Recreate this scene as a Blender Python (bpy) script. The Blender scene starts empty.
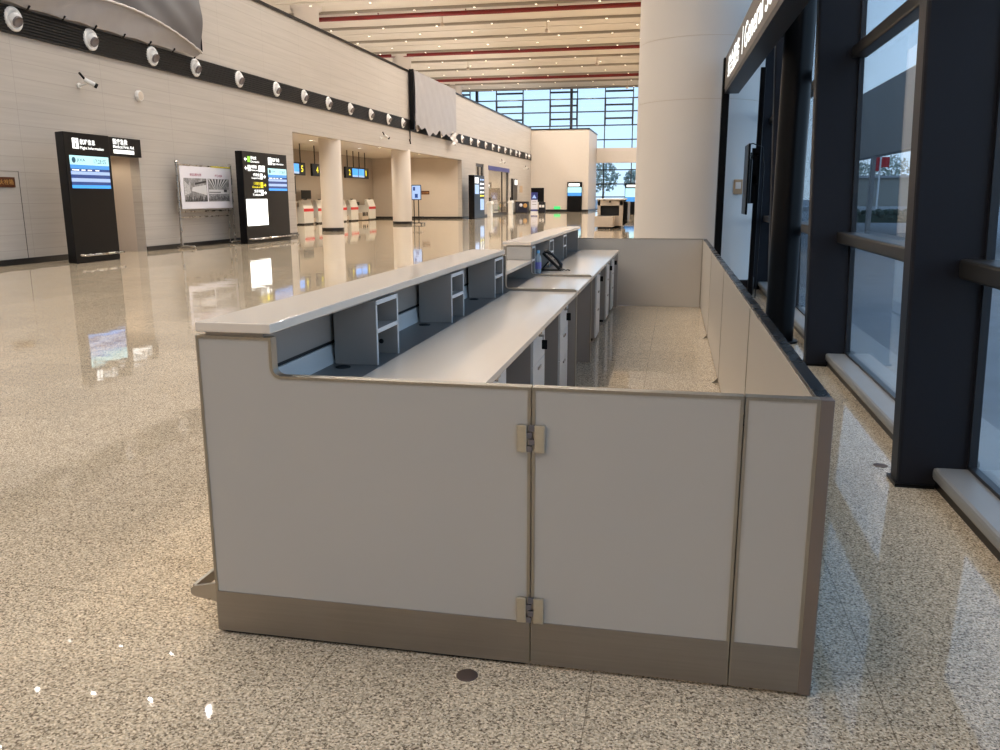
import bpy, math, random
from mathutils import Matrix, Vector
random.seed(7)
SC = bpy.context.scene
COL = SC.collection
PI = math.pi

# ------------------------------------------------------------------ materials
def lin(c):
    c = c / 255.0
    return c / 12.92 if c <= 0.04045 else ((c + 0.055) / 1.055) ** 2.4
def rgb(r, g, b): return (lin(r), lin(g), lin(b), 1.0)

class NT:
    def __init__(s, name):
        s.m = bpy.data.materials.new(name); s.m.use_nodes = True
        s.t = s.m.node_tree; s.t.nodes.clear()
        s.out = s.n('ShaderNodeOutputMaterial')
    def n(s, kind, **kw):
        nd = s.t.nodes.new(kind)
        for k, v in kw.items():
            if k.startswith('i_'): nd.inputs[int(k[2:])].default_value = v
            else: setattr(nd, k, v)
        return nd
    def l(s, a, b): s.t.links.new(a, b)
    def math(s, op, a, b=None):
        nd = s.n('ShaderNodeMath', operation=op)
        for i, v in enumerate((a, b)):
            if v is None: continue
            if isinstance(v, (int, float)): nd.inputs[i].default_value = v
            else: s.l(v, nd.inputs[i])
        return nd.outputs[0]
    def mix(s, fac, a, b):
        nd = s.n('ShaderNodeMix', data_type='RGBA')
        for sock, v in ((nd.inputs[0], fac), (nd.inputs[6], a), (nd.inputs[7], b)):
            if isinstance(v, (int, float, tuple)): sock.default_value = v
            else: s.l(v, sock)
        return nd.outputs[2]
    def ramp(s, fac, stops):
        nd = s.n('ShaderNodeValToRGB'); e = nd.color_ramp.elements
        while len(e) < len(stops): e.new(0.5)
        for el, (p, c) in zip(e, stops):
            el.position = p; el.color = c if len(c) == 4 else (*c, 1)
        s.l(fac, nd.inputs[0]); return nd.outputs[0]
    def pos(s):
        return s.n('ShaderNodeNewGeometry').outputs['Position']
    def sep(s, v):
        nd = s.n('ShaderNodeSeparateXYZ'); s.l(v, nd.inputs[0]); return nd.outputs
    def scaled(s, v, sc):
        nd = s.n('ShaderNodeMapping'); nd.inputs['Scale'].default_value = sc; s.l(v, nd.inputs[0]); return nd.outputs[0]
    def noise(s, v, scale, detail=3, rough=.55):
        nd = s.n('ShaderNodeTexNoise'); nd.inputs['Scale'].default_value = scale
        nd.inputs['Detail'].default_value = detail; nd.inputs['Roughness'].default_value = rough
        s.l(v, nd.inputs['Vector']); return nd.outputs['Fac']

def principled(nt, color, rough=.5, metal=0., spec=.5, coat=0., bump=None, bumpd=.02, bumps=.3):
    p = nt.n('ShaderNodeBsdfPrincipled')
    for k, v in (('Base Color', color), ('Roughness', rough), ('Metallic', metal), ('Specular IOR Level', spec), ('Coat Weight', coat)):
        if isinstance(v, (int, float, tuple)): p.inputs[k].default_value = v
        else: nt.l(v, p.inputs[k])
    p.inputs['Coat Roughness'].default_value = .05
    if bump is not None:
        b = nt.n('ShaderNodeBump'); b.inputs['Strength'].default_value = bumps; b.inputs['Distance'].default_value = bumpd
        nt.l(bump, b.inputs['Height']); nt.l(b.outputs[0], p.inputs['Normal'])
    nt.l(p.outputs[0], nt.out.inputs[0]); return p

def plain(name, c, rough=.5, metal=0., spec=.5, coat=0., vary=.05, scale=6., stretch=(1, 1, 1)):
    nt = NT(name)
    v = nt.scaled(nt.pos(), stretch)
    f = nt.noise(v, scale)
    a = rgb(*c); lo = tuple(max(0, x * (1 - vary)) for x in a[:3]) + (1,); hi = tuple(min(1, x * (1 + vary)) for x in a[:3]) + (1,)
    principled(nt, nt.mix(f, lo, hi), rough, metal, spec, coat)
    return nt.m

def emit(name, c, strength=1.):
    nt = NT(name)
    p = nt.n('ShaderNodeBsdfPrincipled')
    p.inputs['Base Color'].default_value = (.02, .02, .02, 1); p.inputs['Roughness'].default_value = .25
    p.inputs['Emission Color'].default_value = rgb(*c); p.inputs['Emission Strength'].default_value = strength
    nt.l(p.outputs[0], nt.out.inputs[0]); return nt.m

def glassy(name, tint, refl=1.0):
    nt = NT(name)
    tr = nt.n('ShaderNodeBsdfTransparent'); tr.inputs[0].default_value = tint
    gl = nt.n('ShaderNodeBsdfGlossy'); gl.inputs['Roughness'].default_value = .01; gl.inputs[0].default_value = (.9, .95, 1, 1)
    lw = nt.n('ShaderNodeLayerWeight'); lw.inputs[0].default_value = .5
    f = nt.math('MULTIPLY', nt.math('ADD', nt.math('MULTIPLY', nt.math('POWER', lw.outputs['Facing'], 5.), .94), .04), refl)
    mx = nt.n('ShaderNodeMixShader'); nt.l(f, mx.inputs[0]); nt.l(tr.outputs[0], mx.inputs[1]); nt.l(gl.outputs[0], mx.inputs[2])
    nt.l(mx.outputs[0], nt.out.inputs[0]); return nt.m

def floor_mat():
    nt = NT('polished granite'); P = nt.pos()
    n1 = nt.noise(P, 95, 3, .7)
    sp = nt.ramp(n1, [(.3, rgb(162, 143, 119)), (.44, rgb(191, 172, 147)), (.54, rgb(210, 193, 168)), (.68, rgb(228, 215, 194))])
    v = nt.n('ShaderNodeTexVoronoi'); v.inputs['Scale'].default_value = 170; nt.l(P, v.inputs['Vector'])
    vs3 = nt.sep(v.outputs['Color'])
    g = nt.ramp(vs3[0], [(.08, (.30, .27, .25)), (.24, (.72, .70, .68)), (.55, (1., 1., 1.)), (.9, (1.3, 1.3, 1.28))])
    mm = nt.n('ShaderNodeMix', data_type='RGBA', blend_type='MULTIPLY'); mm.inputs[0].default_value = 1.0
    nt.l(sp, mm.inputs[6]); nt.l(g, mm.inputs[7]); c = mm.outputs[2]
    # slab joints every 0.9 m, faint tone change from slab to slab
    s = nt.sep(P)
    js = []
    for ax, size, off in ((0, .9, .21), (1, .9, .03)):
        u = nt.math('FRACT', nt.math('DIVIDE', nt.math('ADD', s[ax], 100 * size + off), size))
        d = nt.math('ABSOLUTE', nt.math('SUBTRACT', u, .5))
        js.append(nt.math('GREATER_THAN', d, .4975))
    j = nt.math('MAXIMUM', js[0], js[1])
    wn = nt.n('ShaderNodeTexWhiteNoise'); wn.noise_dimensions = '2D'
    sn = nt.n('ShaderNodeVectorMath', operation='FLOOR')
    ad = nt.n('ShaderNodeVectorMath', operation='ADD'); ad.inputs[1].default_value = (100 * .9 + .21 + .45, 100 * .9 + .03 + .45, 0); nt.l(P, ad.inputs[0])
    dv = nt.n('ShaderNodeVectorMath', operation='DIVIDE'); dv.inputs[1].default_value = (.9, .9, 50); nt.l(ad.outputs[0], dv.inputs[0])
    nt.l(dv.outputs[0], sn.inputs[0]); nt.l(sn.outputs[0], wn.inputs['Vector'])
    tone = nt.math('ADD', nt.math('MULTIPLY', wn.outputs[0], .12), .92)
    big = nt.math('ADD', nt.math('MULTIPLY', nt.noise(P, .7, 3), .2), .9)
    tone = nt.math('MULTIPLY', tone, big)
    vm = nt.n('ShaderNodeVectorMath', operation='SCALE'); nt.l(c, vm.inputs[0]); nt.l(tone, vm.inputs['Scale'])
    c = nt.mix(nt.math('MULTIPLY', j, .55), vm.outputs[0], rgb(98, 82, 64))
    wav = nt.noise(nt.scaled(P, (.6, 1.6, 1)), 1.3, 3)
    principled(nt, c, .024, 0, .36, 0, bump=wav, bumpd=.004, bumps=.5)
    return nt.m

def wall_mat():
    nt = NT('beige metal wall cladding'); P = nt.pos(); s = nt.sep(P)
    f = nt.noise(nt.scaled(P, (1, .25, 7)), 1.6, 4)
    c = nt.mix(f, rgb(163, 155, 147), rgb(186, 179, 171))
    u = nt.math('FRACT', nt.math('DIVIDE', nt.math('ADD', s[2], 36.03), .36))
    j = nt.math('LESS_THAN', u, .035)
    g = nt.math('LESS_THAN', nt.math('FRACT', nt.math('DIVIDE', nt.math('ADD', s[2], 36.17), .12)), .05)
    k = nt.math('MAXIMUM', nt.math('MULTIPLY', j, .26), nt.math('MULTIPLY', g, nt.math('MULTIPLY', f, .10)))
    vj = nt.math('LESS_THAN', nt.math('FRACT', nt.math('DIVIDE', nt.math('ADD', s[1], 100.3), 3.1)), .004)
    k = nt.math('MAXIMUM', k, nt.math('MULTIPLY', vj, .3))
    principled(nt, nt.mix(k, c, rgb(96, 86, 76)), .42, 0, .4)
    return nt.m

def steel_mat(name, c, rough=.3, axis=(1, 1, 40), metal=1.):
    nt = NT(name); P = nt.pos()
    f = nt.noise(nt.scaled(P, axis), 3., 4)
    g = nt.noise(P, 4.5, 4)
    a = rgb(*c); lo = tuple(x * .78 for x in a[:3]) + (1,); hi = tuple(min(1, x * 1.16) for x in a[:3]) + (1,)
    r = nt.math('ADD', nt.math('MULTIPLY', g, .22), rough - .08)
    principled(nt, nt.mix(nt.math('MULTIPLY', nt.math('ADD', f, g), .5), lo, hi), r, metal)
    return nt.m

def picture_mat(name, stripes):
    nt = NT(name); P = nt.pos()
    f = nt.noise(nt.scaled(P, (1, 2.2, 3.2) if stripes else (1, 3.5, 2.)), 2.4, 6, .75)
    m = f
    principled(nt, nt.ramp(m, [(.3, (.06, .06, .065)), (.5, (.24, .24, .25)), (.7, (.6, .6, .62))]), .3)
    return nt.m

M = {}
M['floor'] = floor_mat()
M['wall'] = wall_mat()
M['plaster'] = plain('warm beige wall panel', (196, 184, 171), .5, vary=.03)
M['taupe'] = plain('taupe wall panel', (158, 147, 135), .5, vary=.03)
M['white_col'] = plain('white column cladding', (214, 206, 198), .38, vary=.02, scale=1)
M['base'] = plain('black skirting', (26, 24, 24), .35)
M['black'] = plain('black painted metal', (12, 12, 14), .3, spec=.18, vary=.1)
M['fin'] = plain('anthracite coated steel', (29, 29, 35), .42, metal=.0, spec=.25, vary=.08)
M['frame'] = plain('dark window frame', (30, 31, 36), .35, vary=.06)
M['bronze'] = plain('dark bronze transom', (42, 40, 38), .4, metal=.2, vary=.05)
M['sill'] = plain('grey aluminium sill', (150, 147, 143), .4, metal=.3, vary=.05)
M['lam'] = plain('warm grey laminate', (190, 183, 174), .34, spec=.45, vary=.015, scale=2)
M['lam_in'] = plain('inner grey laminate', (162, 154, 146), .42, vary=.015, scale=2)
M['lam_cream'] = plain('light grey partition laminate', (188, 178, 166), .3, vary=.015, scale=2)
M['ledge'] = plain('dark grey laminate ledge', (112, 108, 104), .4, vary=.015, scale=2)
M['stone'] = plain('cream solid surface', (238, 222, 204), .11, spec=.55, vary=.012, scale=2)
M['white'] = plain('white painted board', (220, 219, 216), .35, vary=.01)
M['steel'] = steel_mat('brushed stainless steel', (160, 154, 148), .38, (1, 1, 45))
M['trim'] = steel_mat('stainless edge trim', (172, 165, 153), .36, (30, 30, 1))
M['darksteel'] = steel_mat('dark stainless tube', (150, 138, 132), .42, (1, 30, 1))
M['railsteel'] = steel_mat('rail steel with dark reflection in colour', (78, 80, 84), .24, (1, 30, 1))  # top rail coloured dark for the facade it would reflect
M['worn'] = steel_mat('worn chrome hinge', (206, 200, 186), .34, (20, 20, 20))
M['chrome'] = steel_mat('satin steel tube', (178, 172, 164), .25, (1, 1, 1))
M['dark'] = plain('dark gap lining', (20, 20, 22), .6)
M['rib'] = plain('black ribbed grille', (15, 14, 15), .45, spec=.25)
M['nozzle'] = plain('white nozzle plastic', (222, 220, 218), .3, vary=.01)
M['throat'] = plain('grey nozzle throat', (112, 104, 104), .5)
M['tarp'] = plain('grey cover sheet', (92, 89, 90), .55, vary=.12, scale=2.2)
M['tarp_light'] = plain('thin grey cover sheet', (152, 148, 148), .4, vary=.1, scale=3)
M['hem'] = plain('folded pale hem', (190, 184, 180), .4)
M['ceil'] = plain('cream ceiling panel', (216, 209, 197), .4, vary=.03, scale=.3)
M['ceil_lip'] = plain('shaded cream ceiling lip', (158, 150, 138), .4, vary=.03, scale=.3)  # darker cream paints the shadow lines along the strip edges
M['red'] = plain('dark red pipe paint', (120, 20, 18), .35)
M['redstripe'] = plain('red stripe', (200, 30, 40), .4)
M['glass'] = glassy('clear facade glass', (.95, .975, .985, 1))
M['e_white'] = emit('lit white sign', (255, 255, 250), 1.6)
M['e_panel'] = emit('lit white poster panel', (255, 255, 248), 2.2)
M['e_yellow'] = emit('lit yellow sign', (245, 225, 30), 1.2)
M['e_green'] = emit('lit green sign', (70, 220, 120), 1.1)
M['e_lime'] = emit('lit lime icon', (150, 220, 60), 1.1)
M['s_head'] = emit('screen cyan header', (190, 245, 250), 1.0)
M['s_blue'] = emit('screen sky blue', (70, 150, 220), 1.0)
M['s_navy'] = emit('screen navy', (24, 62, 128), 1.0)
M['s_pale'] = emit('screen pale blue', (165, 190, 232), 1.0)
M['s_bright'] = emit('screen bright blue', (60, 160, 250), 1.1)
M['s_text'] = emit('screen dark text', (40, 90, 110), .8)
M['lamp'] = emit('warm lamp lens', (255, 240, 214), 5.)
M['poster'] = plain('white poster sheet', (226, 224, 232), .25, vary=.01)
M['photo_hall'] = picture_mat('grey hall photograph', False)
M['photo_roof'] = picture_mat('grey roof photograph', True)
M['photo_dark'] = plain('dark print', (36, 36, 40), .35)
M['photo_light'] = plain('light print', (206, 206, 208), .35)
M['magenta'] = plain('magenta print', (150, 50, 90), .5)
M['yellow_print'] = plain('yellow strip', (200, 190, 30), .4)
M['brown'] = plain('dark brown plate', (84, 44, 22), .35)
M['gold'] = plain('gold lettering', (196, 150, 84), .4)
M['navy'] = plain('navy counter panel', (26, 28, 48), .35)
M['bluevinyl'] = plain('blue banner print', (44, 50, 120), .4)
M['phone'] = plain('black phone plastic', (16, 16, 18), .3)
M['phone_screen'] = plain('grey phone screen', (44, 44, 48), .18)
_b = NT('clear bottle plastic'); _p = principled(_b, rgb(205, 222, 232), .12); _p.inputs['Alpha'].default_value = .42; M['glass2'] = _b.m
M['cap_blue'] = plain('blue bottle cap', (96, 170, 216), .35)
M['label_lilac'] = plain('pale violet bottle label', (120, 120, 190), .4)
M['warm_grey'] = plain('warm grey machine casing', (198, 184, 168), .4)
M['asphalt'] = plain('grey asphalt', (140, 143, 146), .7, vary=.25, scale=1.4)
M['kerb'] = plain('pale concrete kerb', (170, 172, 172), .7, vary=.08)
M['concrete'] = plain('grey concrete canopy', (168, 168, 168), .6, vary=.1, scale=.5)
M['leaf'] = plain('dark green hedge leaves', (64, 80, 66), .7, vary=.4, scale=5)
M['leaf_far'] = plain('foliage with haze in colour', (156, 166, 152), .7, vary=.2, scale=3)  # distance haze is mixed into the leaf colour
M['bark'] = plain('grey brown bark', (140, 132, 122), .8, vary=.2)
M['farwall'] = plain('grey beige rendered wall', (150, 146, 136), .8, vary=.12)
M['flag'] = plain('red flag cloth', (196, 40, 44), .6)
M['tan'] = plain('tan plastic box', (176, 150, 120), .5)
M['cap_floor'] = plain('dull floor socket cap', (98, 82, 74), .5, metal=.3)
M['stain'] = plain('dark floor stain', (112, 100, 84), .25, vary=.2, scale=30)

# ------------------------------------------------------------------ mesh helpers
XF = Matrix.Identity(4)
def counter_frame():
    a = .005; p = Vector((0, 2.5, 0))
    return Matrix.Translation(p) @ Matrix.Rotation(a, 4, 'Z') @ Matrix.Translation(-p)
def lean_frame():                                   # the facade leans towards the hall as it rises
    m = Matrix.Identity(4); m[0][2] = -.035; return m

class MB:
    def __init__(s): s.v = []; s.f = []; s.mi = []; s.mats = []; s.sm = []; s.cur = 0
    def mat(s, m):
        if m not in s.mats: s.mats.append(m)
        s.cur = s.mats.index(m); return s
    def add(s, vs, fs, smooth=False):
        o = len(s.v); s.v += [tuple(v) for v in vs]
        for f in fs: s.f.append(tuple(i + o for i in f)); s.mi.append(s.cur); s.sm.append(smooth)
        return s
    def box(s, x0, x1, y0, y1, z0, z1):
        vs = [(x, y, z) for x in (x0, x1) for y in (y0, y1) for z in (z0, z1)]
        return s.add(vs, [(0, 1, 3, 2), (4, 6, 7, 5), (0, 4, 5, 1), (2, 3, 7, 6), (0, 2, 6, 4), (1, 5, 7, 3)])
    def prism(s, poly, axis, lo, hi):
        n = len(poly)
        def mk(a, b, h): return {'x': (h, a, b), 'y': (a, h, b), 'z': (a, b, h)}[axis]
        vs = [mk(a, b, lo) for a, b in poly] + [mk(a, b, hi) for a, b in poly]
        fs = [tuple(range(n - 1, -1, -1)), tuple(range(n, 2 * n))] + [(i, (i + 1) % n, n + (i + 1) % n, n + i) for i in range(n)]
        return s.add(vs, fs)
    def tube(s, pts, r, n=12, closed=False):
        pts = [Vector(p) for p in pts]; rs = r if isinstance(r, (list, tuple)) else [r] * len(pts)
        vs, fs = [], []; up = None
        for i, p in enumerate(pts):
            a = pts[max(0, i - 1)]; b = pts[min(len(pts) - 1, i + 1)]
            d = (b - a).normalized()
            if up is None: up = Vector((0, 0, 1)) if abs(d.z) < .9 else Vector((1, 0, 0))
            u = (up - d * up.dot(d)).normalized(); up = u; w = d.cross(u)
            for k in range(n):
                t = 2 * PI * k / n; vs.append(p + (u * math.cos(t) + w * math.sin(t)) * rs[i])
        for i in range(len(pts) - 1):
            for k in range(n):
                fs.append((i * n + k, i * n + (k + 1) % n, (i + 1) * n + (k + 1) % n, (i + 1) * n + k))
        m = len(s.f)
        s.add(vs, fs, True); s.add([vs[k] for k in range(n)], [tuple(range(n - 1, -1, -1))])
        s.add([vs[(len(pts) - 1) * n + k] for k in range(n)], [tuple(range(n))])
        return s
    def lathe(s, prof, c, axis='z', n=32, smooth=True, direction=None):
        c = Vector(c)
        if direction is None: direction = {'x': Vector((1, 0, 0)), 'y': Vector((0, 1, 0)), 'z': Vector((0, 0, 1))}[axis]
        d = Vector(direction).normalized(); up = Vector((0, 0, 1)) if abs(d.z) < .9 else Vector((1, 0, 0))
        u = (up - d * up.dot(d)).normalized(); w = d.cross(u)
        vs, fs = [], []
        for r, h in prof:
            for k in range(n):
                t = 2 * PI * k / n; vs.append(c + d * h + (u * math.cos(t) + w * math.sin(t)) * r)
        for i in range(len(prof) - 1):
            for k in range(n):
                fs.append((i * n + k, i * n + (k + 1) % n, (i + 1) * n + (k + 1) % n, (i + 1) * n + k))
        s.add(vs, fs, smooth)
        if prof[0][0] > 1e-4: s.add(vs[:n], [tuple(range(n - 1, -1, -1))])
        if prof[-1][0] > 1e-4: s.add(vs[-n:], [tuple(range(n))])
        return s
    def ribbon(s, path, w, y0, y1, side=1):
        """edge strip of width w along an xz path, from y0 to y1; the strip lies on the side given of the path"""
        n = len(path); off = []; out = []
        for i in range(n):
            a = path[max(0, i - 1)]; b = path[i]; c = path[min(n - 1, i + 1)]
            def nm(p, q):
                dx, dz = q[0] - p[0], q[1] - p[1]; L = math.hypot(dx, dz) or 1; return (dz / L * side, -dx / L * side)
            n1 = nm(a, b) if i else nm(b, c); n2 = nm(b, c) if i < n - 1 else n1
            mx, mz = n1[0] + n2[0], n1[1] + n2[1]; L2 = (mx * mx + mz * mz) or 1
            k = 2 * w / L2; off.append((b[0] + mx * k, b[1] + mz * k)); k = -2 * .0012 / L2; out.append((b[0] + mx * k, b[1] + mz * k))
        for i in range(n - 1):
            s.prism([out[i], out[i + 1], off[i + 1], off[i]], 'y', y0, y1)
        return s
    def build(s, name, m=None, parent=None, bevel=0, smooth=False, seg=2):
        me = bpy.data.meshes.new(name)
        base = WORLD.get(parent, Vector((0, 0, 0)))
        me.from_pydata([tuple((XF @ Vector(v)) - base) for v in s.v], [], s.f)
        if s.mats:
            for k in s.mats: me.materials.append(M[k])
            me.polygons.foreach_set('material_index', s.mi)
        else: me.materials.append(M[m])
        me.polygons.foreach_set('use_smooth', [smooth or q for q in s.sm])
        me.update()
        import bmesh
        bm = bmesh.new(); bm.from_mesh(me); bmesh.ops.recalc_face_normals(bm, faces=bm.faces); bm.to_mesh(me); bm.free()
        o = bpy.data.objects.new(name, me); COL.objects.link(o)
        if parent is not None: o.parent = parent
        WORLD[o] = base.copy()
        if bevel:
            b = o.modifiers.new('bevel', 'BEVEL'); b.width = bevel; b.segments = seg; b.limit_method = 'ANGLE'; b.angle_limit = .6
        return o
WORLD = {}

def box(name, m, parent, x0, x1, y0, y1, z0, z1, bevel=0):
    return MB().box(x0, x1, y0, y1, z0, z1).build(name, m, parent, bevel)

def tag(o, label, cat, group=None, kind=None):
    o['label'] = label; o['category'] = cat
    if group: o['group'] = group
    if kind: o['kind'] = kind
    return o
def thing(name, loc, label, cat, group=None, kind=None):
    o = bpy.data.objects.new(name, None); COL.objects.link(o)
    p = XF @ Vector(loc); o.location = p; o.empty_display_size = .1
    WORLD[o] = p.copy()
    return tag(o, label, cat, group, kind)
def copy_tree(o, parent=None):
    c = o.copy(); COL.objects.link(c)
    if parent is not None: c.parent = parent
    for ch in [x for x in COL.objects if x.parent == o]: copy_tree(ch, c)
    return c
def part_label(o, s): o['label'] = s; return o

def text(parent, s, org, right, up, w, h, m, name='lettering', bold=0.0, depth=.004):
    """raised lettering, fitted to w x h metres; org = lower left corner"""
    cu = bpy.data.curves.new('lettering', 'FONT'); cu.body = s; cu.extrude = 0; cu.offset = bold; cu.resolution_u = 2
    ob = bpy.data.objects.new('lettering_source', cu); COL.objects.link(ob)
    bpy.context.view_layer.update()
    me0 = bpy.data.meshes.new_from_object(ob.evaluated_get(bpy.context.evaluated_depsgraph_get()))
    vs = [v.co.copy() for v in me0.vertices]; fs = [tuple(p.vertices) for p in me0.polygons]
    bpy.data.objects.remove(ob); bpy.data.curves.remove(cu); bpy.data.meshes.remove(me0)
    if not vs: return None
    x0 = min(v.x for v in vs); x1 = max(v.x for v in vs); y0 = min(v.y for v in vs); y1 = max(v.y for v in vs)
    R = Vector(right).normalized(); U = Vector(up).normalized(); N = R.cross(U); O = Vector(org)
    mb = MB(); pts = [O + R * ((v.x - x0) / (x1 - x0) * w) + U * ((v.y - y0) / (y1 - y0) * h) + N * depth for v in vs]
    mb.add(pts, fs)
    return mb.build(name, m, parent)

def wallface(mb, x, ys, zs, holes):
    """rectangular wall at x (thickness to x-.3), with rectangular openings [(y0,y1,z0,z1)]"""
    yb = sorted({ys[0], ys[1], *[h[0] for h in holes], *[h[1] for h in holes]})
    for a, b in zip(yb, yb[1:]):
        cuts = sorted((h[2], h[3]) for h in holes if h[0] <= a + 1e-6 and h[1] >= b - 1e-6)
        z = zs[0]
        for c, d in cuts:
            if c > z: mb.box(x - .3, x, a, b, z, c)
            z = max(z, d)
        if z < zs[1]: mb.box(x - .3, x, a, b, z, zs[1])
    return mb

# ------------------------------------------------------------------ the hall
XL = -15.21
S = 'structure'
tag(MB().add([(-46, -9, 0), (1.66, -9, 0), (1.66, 98, 0), (-46, 98, 0)], [(0, 1, 2, 3)]).build('floor', 'floor'),
    'polished speckled granite floor of the whole hall', 'floor', kind=S)
w = MB()
wallface(w, XL, (-9, 88.3), (0, 8.45), [(20.3, 21.92, 0, 2.9), (32.0, 59.2, 0, 4.12), (63.5, 66.3, 0, 4.08), (68.0, 76.5, 0, 4.0)])
tag(w.build('wall_left', 'wall'), 'long beige clad wall with horizontal joints along the left of the hall', 'wall', kind=S)
tag(MB().box(-15.51, -9.15, 88.3, 97, 0, 8.3).build('wall_end', 'plaster'), 'plain beige block closing the far end of the hall below the high windows', 'wall', kind=S)
tag(MB().box(-46, 1.7, -9.2, -9, 0, 13.6).build('wall_bounce_behind', 'plaster'), 'unseen beige wall behind the viewer, added for bounce and reflection', 'wall', kind=S)  # unseen wall, added for bounce light and reflections
tag(MB().box(-46.2, -46, -9, 98, 0, 13.6).build('wall_light_block', 'plaster'), 'unseen beige wall far beyond the left partition, added against light leak', 'wall', kind=S)  # unseen wall, added to stop sky light leaking in over the partition
tag(MB().box(-9.1, 3.5, 96.2, 97, 5.25, 6.85).build('wall_bridge', 'plaster'), 'beige beam across the far glazing beside the end block', 'wall', kind=S)
tag(MB().box(-46, -15.51, -9, 97, 8.2, 8.4).build('wall_bounce_roof', 'white_col'), 'unseen flat pale roof behind the left wall, added to bounce light', 'roof', kind=S)  # unseen slab, added to bounce lamp light up to the ceiling
tag(MB().box(XL - .32, XL + .05, -9, 88.3, 8.45, 8.56).build('trim_coping', 'black'), 'thin black coping on top of the long left wall', 'trim', kind=S)
tag(MB().box(-15.55, -9.1, 88.25, 97, 8.3, 8.42).build('trim_end', 'black'), 'thin black coping on top of the end block', 'trim', kind=S)
band = MB().box(XL, XL + .03, -9, 88.2, 5.25, 5.87)
for k in range(9): band.box(XL + .03, XL + .075, -9, 88.2, 5.25 + k * .0705, 5.25 + k * .0705 + .045)
tag(band.build('trim_band', 'rib'), 'black horizontally ribbed band running along the left wall above the openings', 'trim', kind=S)
bb = MB()
for a, b in ((-9, 20.3), (21.92, 32.0), (59.2, 63.5), (66.3, 68.0), (76.5, 88.3)): bb.box(XL, XL + .03, a, b, 0, .14)
tag(bb.build('baseboard_left', 'base'), 'black skirting along the foot of the left wall', 'baseboard', kind=S)
bb = MB().box(-15.2, -9.12, 88.26, 88.3, 0, .22).box(-9.15, -9.1, 88.3, 97, 0, .22)
tag(bb.build('baseboard_end', 'base'), 'dark skirting along the foot of the end block', 'baseboard', kind=S)

# rooms behind the openings of the left wall
a = MB().box(-16.6, -16.5, 20.1, 22.1, 0, 3).box(-16.6, -15.51, 21.92, 22.05, 0, 3).box(-16.6, -15.51, 20.15, 20.3, 0, 3).box(-16.6, -15.51, 20.2, 22, 2.9, 3)
tag(a.build('wall_alcove', 'plaster'), 'beige alcove behind the first information kiosk', 'wall', kind=S)
a = MB().box(-22.3, -21.95, 26, 59.3, 0, 4.4)
tag(a.build('wall_checkin', 'taupe'), 'beige rear wall of the check-in hall', 'wall', kind=S)
tag(MB().box(-22, -15.51, 59.2, 59.5, 0, 4.4).build('wall_jamb', 'plaster'), 'warm lit beige wall closing the check-in hall, with a small brown plate', 'wall', kind=S)
tag(MB().box(-22, -15.51, 25.8, 26, 0, 4.4).build('wall_return', 'plaster'), 'hidden near wall of the check-in hall', 'wall', kind=S)
tag(MB().box(-22, -15.51, 26, 59.2, 4.3, 4.4).build('ceiling_checkin', 'ceil'), 'low pale ceiling of the check-in hall', 'ceiling', kind=S)
tag(MB().box(-21.95, -21.92, 26, 59.2, 0, .14).box(-21.95, XL, 59.17, 59.2, 0, .14).build('baseboard_checkin', 'base'), 'black skirting inside the check-in hall', 'baseboard', kind=S)
tag(MB().box(-19.2, -19, 62, 78, 0, 4.4).box(-19, -15.51, 62, 62.2, 0, 4.4).box(-19, -15.51, 77.5, 77.7, 0, 4.4).box(-19.2, -15.51, 62, 78, 4.3, 4.4).build('wall_gateroom', 'plaster'),
    'warm lit room behind the glazed gate doors', 'wall', kind=S)

# ceiling: cream saw-tooth strips across the hall and three dark red pipes
CZ = 13.5
ce = MB().mat('ceil').box(-46, 2, -9, 98, CZ, CZ + .15)
yk = [56.3 + 2.55 * k for k in range(-26, 16)]
for i, y in enumerate(yk):
    if i % 6 == 2: continue                        # a pipe runs here instead
    ce.mat('ceil').prism([(y - .9, CZ), (y - .25, CZ - .22), (y + .0, CZ - .22), (y + .0, CZ)], 'x', -46, 2)
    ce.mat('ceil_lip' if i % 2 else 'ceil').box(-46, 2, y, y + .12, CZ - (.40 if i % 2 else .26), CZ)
    ce.mat('ceil').prism([(y + .55, CZ), (y + 1.2, CZ - .13), (y + 1.3, CZ - .13), (y + 1.3, CZ)], 'x', -46, 2)
tag(ce.build('ceiling'), 'high cream ceiling of long stepped strips', 'ceiling', kind=S)
beams = [('trim_pipe_nearest', 55.9, 'dark red pipe under the ceiling, the nearest and thickest looking of the three'),
         ('trim_pipe_middle', 70.8, 'dark red pipe under the ceiling, the middle one of the three'),
         ('trim_pipe_far', 86.6, 'dark red pipe under the ceiling closest to the high windows')]
for n, y, l in beams:
    p = MB().tube([(-46, y, CZ - .25), (2, y, CZ - .25)], .15, 14)
    for x in range(-44, 2, 6): p.box(x, x + .06, y - .03, y + .03, CZ - .15, CZ)
    tag(p.build(n, 'red'), l, 'pipe', kind=S)

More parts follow.
